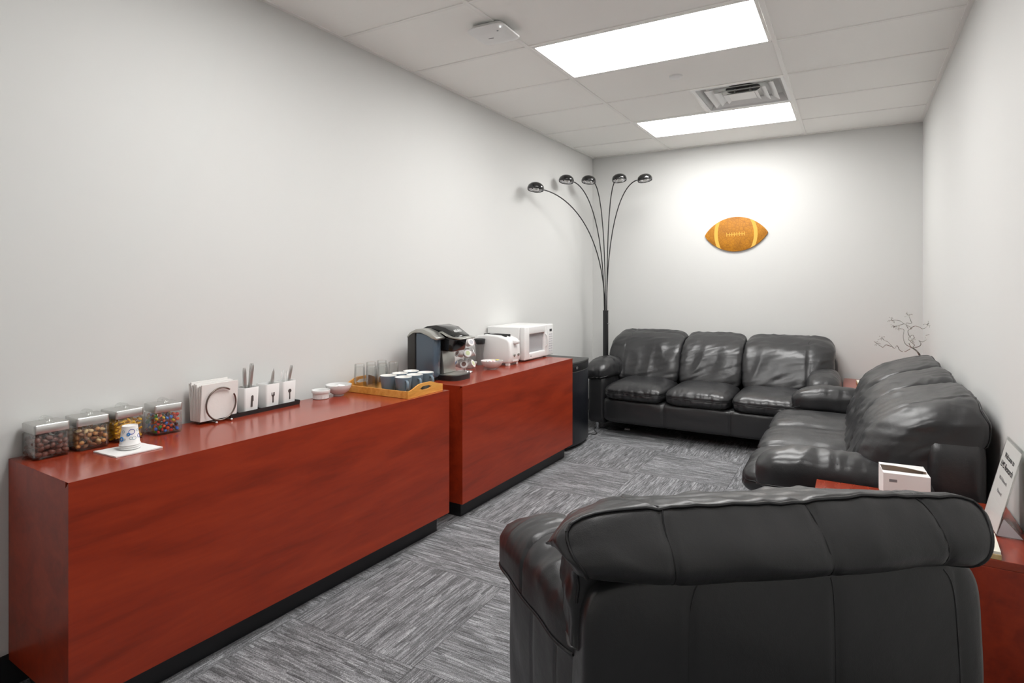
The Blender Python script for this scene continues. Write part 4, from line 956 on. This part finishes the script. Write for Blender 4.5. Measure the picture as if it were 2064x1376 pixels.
for k, (hp, up) in enumerate(HEADS):
    e = Vector(hp) - Vector((LX, LY, 0)); a0 = 2 * math.pi * k / 5 + 2.4
    hd = Vector((e.x, e.y, 0)); out = hd.normalized()
    s0 = Vector((0.013 * math.cos(a0), 0.013 * math.sin(a0), PT - 0.05))
    end = e - out * 0.055 + Vector((0, 0, -0.004))
    c1 = s0 + Vector((0, 0, (end.z - s0.z) * 0.72)); c2 = end - out * hd.length * 0.42 + Vector((0, 0, 0.02 - 0.25 * max(0, 0.35 - hd.length)))
    path = []
    for i in range(33):
        u = i / 32; path.append(s0 * (1 - u) ** 3 + c1 * 3 * u * (1 - u) ** 2 + c2 * 3 * u * u * (1 - u) + end * u ** 3)
    arm = MB().tube(path, 0.0052, 8).build('arm', 'black_satin', t, 60)
    tilt = Matrix.Translation(e) @ Matrix.Rotation(R(10), 4, out.cross(Vector((0, 0, 1))))
    m = MB().shell([(0.0, 0.046), (0.022, 0.044), (0.046, 0.035), (0.064, 0.018), (0.071, -0.004), (0.069, -0.018), (0.066, -0.022), (0.064, -0.018), (0.066, -0.004), (0.058, 0.016), (0.042, 0.030), (0.0, 0.040)], n=36)
    sh = m.xf(tilt).build('shade', 'black_gloss', t, 40)
    MB().shell([(0.0645, -0.019), (0.0635, -0.003), (0.055, 0.013), (0.04, 0.026), (0.0, 0.034)], n=36).xf(tilt).build('reflector', 'chrome', sh, 40)
    MB().lathe([(0, -0.026), (0.016, -0.022), (0.022, -0.006), (0.016, 0.012), (0.012, 0.032), (0, 0.032)], n=16).xf(tilt).build('bulb', 'bulb', sh, 40)

# ------------------------------------------------------------------ football plaque
t = thing('football_plaque', 'tan football shaped wall plaque with pale stripes and laces', 'wall plaque', (1.452, D - 0.004, 1.795)); t.rotation_euler = (0, R(-1.6), 0)
def fb(x, a=0.282, b=0.163):
    q = max(0.0, 1 - (abs(x) / a) ** 2.0); return b * q ** 0.78
def outline(x0, x1, n=40, grow=0.0):
    xs = [x0 + (x1 - x0) * i / n for i in range(n + 1)]
    return [(x, -fb(x) - grow) for x in xs] + [(x, fb(x) + grow) for x in reversed(xs) if fb(x) > 1e-6 or x in (x0, x1)]
xs = [-0.282 * math.cos(math.pi * i / 48) for i in range(49)]
MB().prism([(x, -fb(x)) for x in xs] + [(x, fb(x)) for x in xs[-2:0:-1]], 'y', -0.014, 0.002, 0.002).build('board', 'tan', t, 30)
for s in (-1, 1):
    def edge(v, off): return s * (0.176 + off - 0.030 * (v / 0.13) ** 2 * (1 if s > 0 else 0.85))
    L = []; Rr = []
    for i in range(17):
        v = -1 + 2 * i / 16
        for off, arr in ((-0.014, L), (0.018, Rr)):
            z = v * 0.14
            x = edge(z, off); lim = fb(x) - .0008
            # clamp to the outline
            z = max(-lim, min(lim, z)); arr.append((x, z))
    MB().prism(L + Rr[::-1], 'y', -0.0152, -0.013).build('stripe', 'stripe', t)
lc = MB().box(-0.082, 0.082, -0.0156, -0.013, -0.003, 0.003).build('lace_bar', 'stripe', t)
for i in range(8):
    x = -0.08 + 0.160 * i / 7; MB().box(x - .0028, x + .0028, -0.0158, -0.013, -0.018, 0.018).build('lace', 'stripe', t)

# ------------------------------------------------------------------ sign, box and pads on the near end table
t = thing('sign_holder', 'clear acrylic sign holder with printed welcome sheet on the end table', 'sign', (2.817, 2.447, TZ))
lean = math.atan2(0.068, 0.285); L = 0.293; wd = 0.216
rotm = Matrix.Rotation(lean, 4, 'Y')
MB().box(0.0, 0.0012, 0, wd, 0.004, L).xf(rotm).build('front_pane', 'acrylic', t)
MB().box(0.0036, 0.005, 0, wd, 0.004, L).xf(rotm).build('back_pane', 'acrylic', t)
MB().tube([(0.0025, 0.0, 0.004), (0.0025, 0.0, L)], 0.0030, 8).xf(rotm).build('edge', 'acrylic', t, 60)
MB().box(-0.002, 0.072, 0, wd, 0.0005, 0.0035).build('foot_plate', 'acrylic', t)
MB().prism([(0.004, 0.0035), (0.070, 0.0035), (0.022, 0.060)], 'y', 0.0, 0.002).build('side_gusset', 'ltgrey', t)
pa = MB().box(0.0016, 0.0030, 0.004, wd - .003, 0.055, L - 0.012).xf(rotm).build('printed_sheet', 'paper', t)
MB().box(0.0014, 0.0028, 0.004, wd - .003, 0.006, 0.085).xf(rotm).build('lower_white_strip', 'paper', t)  # plain white strip across the bottom of the sign
def sign_text(s_, size, z, m):
    mx = rotm @ Matrix.Translation((0.0006, wd / 2, z)) @ Matrix.Rotation(R(-90), 4, 'Z') @ Matrix.Rotation(R(90), 4, 'X')
    o = text('lettering', s_, size, m, pa, mx.to_translation(), mx.to_euler(), 0.0002); return o
sign_text('Welcome to', 0.026, 0.236, 'ink'); sign_text('LMS Research', 0.030, 0.202, 'ink')
sign_text('Wi-Fi Network', 0.017, 0.160, 'ink_grey'); sign_text('Password', 0.017, 0.118, 'ink_grey')
# open white carton
t = thing('white_carton', 'white cardboard carton with torn open top on the end table', 'box', (2.585, 2.715, TZ), R(4))
a, h = 0.074, 0.105
MB().box(-a, a, -a, a, 0, 0.002).build('bottom', 'card', t)
for s in (-1, 1):
    MB().box(-a, a, s * a - (0.002 if s > 0 else 0), s * a + (0.002 if s < 0 else 0), 0.002, h).build('wall', 'paper', t)
    MB().box(s * a - (0.002 if s > 0 else 0), s * a + (0.002 if s < 0 else 0), -a + .002, a - .002, 0.002, h).build('wall', 'paper', t)
MB().box(-a + .004, a - .004, -a + .004, a - .004, 0.004, 0.075).build('packed_cards', 'card', t)
MB().prism([(-a, -a), (a, -a), (a, -0.034), (0.02, -0.040), (-0.02, -0.036), (-a, -0.038)], 'z', h, h + .0015).build('flap', 'paper', t)
MB().prism([(-a, a), (a, a), (a, 0.0), (0.02, 0.030), (-0.02, 0.042), (-a, 0.044)], 'z', h, h + .0015).build('flap', 'paper', t)
MB().box(-0.055, -0.03, -a - .0008, -a, 0.075, 0.085).build('print_mark', 'ink_grey', t)
# pads
def pad(label, x0, x1, y0, y1, rz):
    t = thing('note_block', label, 'note block', ((x0 + x1) / 2, (y0 + y1) / 2, TZ), rz); a, b = (x1 - x0) / 2, (y1 - y0) / 2
    MB().rbox(-a, a, -b, b, 0, 0.016, 0.002).build('wood_base', 'pale_wood', t); MB().box(-a + .002, a - .002, -b + .002, b - .002, 0.016, 0.024).build('paper_block', 'cream', t)
pad('cream note block with a wooden base beside the armchair', 2.665, 2.805, 2.245, 2.41, R(-4))
pad('cream note block on the corner end table', 2.44, 2.58, 5.50, 5.66, R(3))

# ------------------------------------------------------------------ wire bonsai on the corner table
t = thing('wire_tree', 'silver wire bonsai tree behind the sideways sofa', 'ornament', (2.835, 5.42, TZ))
MB().rbox(-0.06, 0.06, -0.05, 0.05, 0, 0.02, 0.006).build('stand', 'black', t)
rng = random.Random(3)
def px_pt(u, v, dy=0.0):      # photo pixel offsets (in about 229 px/m) to the tree's own frame
    return Vector(((u - 1846) / 231.0 * 1.0, dy, (730 - v) / 229.0 + 0.232))
def strand(pts, r, nm, jitter=0.0):
    P = [px_pt(*p) for p in pts]; path = []
    for i in range(len(P) - 1):
        p0, p1, p2, p3 = P[max(i - 1, 0)], P[i], P[i + 1], P[min(i + 2, len(P) - 1)]
        for k in range(8):
            s_ = k / 8; path.append(0.5 * ((2 * p1) + (p2 - p0) * s_ + (2 * p0 - 5 * p1 + 4 * p2 - p3) * s_ ** 2 + (3 * p1 - p0 - 3 * p2 + p3) * s_ ** 3))
    path.append(P[-1]); return MB().tube(path, r, 6, taper=0.6).build(nm, 'wire', t, 60)
for k in range(3): strand([(1838 + k, 783, .01 * (k - 1)), (1846 + k, 750, .006 * (1 - k)), (1849 - k, 735, .004 * (k - 1)), (1849 + k, 722, .004), (1844 + k, 713, .004 * (k - 1)), (1837 + 1.5 * k, 708, 0)], 0.0034, 'trunk')
BR = [[(1838, 708, 0), (1829, 702, .01), (1826, 690, .02), (1827, 678, .02), (1822, 676, .02), (1818, 677, .03)],
      [(1838, 708, 0), (1842, 703, -.01), (1836, 697, -.02), (1833, 692, -.02), (1839, 686, 0), (1842, 691, .02), (1838, 696, .02)],
      [(1838, 708, 0), (1834, 700, -.01), (1838, 693, .01), (1834, 686, .02), (1833, 678, 0), (1838, 674, -.02), (1831, 669, -.03), (1826, 666, -.02), (1821, 662, 0), (1814, 661, .02), (1808, 662, .03)],
      [(1833, 675, 0), (1830, 666, .01), (1838, 666, .02), (1837, 661, .02), (1835, 655, .02), (1834, 652, .03)],
      [(1836, 675, 0), (1842, 670, -.02), (1848, 671, -.03), (1853, 674, -.03), (1858, 672, -.02), (1861, 667, -.02)],
      [(1840, 708, 0), (1848, 705, -.02), (1851, 700, -.03), (1848, 695, -.02), (1853, 697, -.01), (1859, 693, 0), (1858, 687, .01), (1864, 684, .02), (1870, 680, .03)],
      [(1836, 710, 0), (1828, 716, .02), (1821, 714, .03), (1817, 706, .03), (1813, 711, .02), (1808, 706, .02), (1803, 700, .03), (1798, 698, .03), (1794, 694, .03)],
      [(1808, 708, .02), (1800, 705, 0), (1795, 709, -.02), (1790, 706, -.02), (1786, 703, -.02)],
      [(1864, 684, .02), (1868, 690, .03), (1871, 692, .03)], [(1826, 667, -.02), (1818, 670, -.03), (1812, 673, -.04)]]
for b_ in BR:
    strand(b_, 0.0027, 'branch')
    x, y, dy = b_[-1]
    for q in range(7):
        ex, ey, ed_ = x + rng.uniform(-6, 6), y + rng.uniform(-6, 4), dy + rng.uniform(-.02, .02)
        strand([(x, y, dy), ((x + ex) / 2 + rng.uniform(-2, 2), (y + ey) / 2 - 1, (dy + ed_) / 2), (ex, ey, ed_)], 0.0013, 'twig')
        c = px_pt(ex, ey, ed_); MB().lathe([(0, -.0032), (.003, 0), (0, .0032)], tuple(c), 6).build('bead', 'wire', t)

# ------------------------------------------------------------------ cable and tag on the floor
cp = [(0.36, 4.80, 0.004), (0.40, 4.88, 0.0045), (0.445, 4.89, 0.0045), (0.44, 4.95, 0.0045), (0.37, 5.06, 0.0045), (0.36, 5.14, 0.0045), (0.43, 5.15, 0.0045), (0.50, 5.125, 0.0045), (0.57, 5.17, 0.0045), (0.63, 5.24, 0.0045), (0.70, 5.34, 0.0045)]
path = []
P = [Vector(p) for p in cp]
for i in range(len(P) - 1):
    p0, p1, p2, p3 = P[max(i - 1, 0)], P[i], P[i + 1], P[min(i + 2, len(P) - 1)]
    for k in range(8):
        s_ = k / 8; path.append(0.5 * ((2 * p1) + (p2 - p0) * s_ + (2 * p0 - 5 * p1 + 4 * p2 - p3) * s_ ** 2 + (3 * p1 - p0 - 3 * p2 + p3) * s_ ** 3))
tag(MB().tube(path, 0.0036, 8).build('power_cord', 'black', None, 60), 'thin black power cord on the carpet beside the fridge', 'cord')
o = MB().rbox(-0.024, 0.024, -0.014, 0.014, 0.0, 0.012, 0.002).build('cord_tag', 'white', None, loc=(0.635, 5.205, 0.0), rot=(0, 0, R(12)))
tag(o, 'small white plastic tag on the carpet under the long sofa', 'tag')
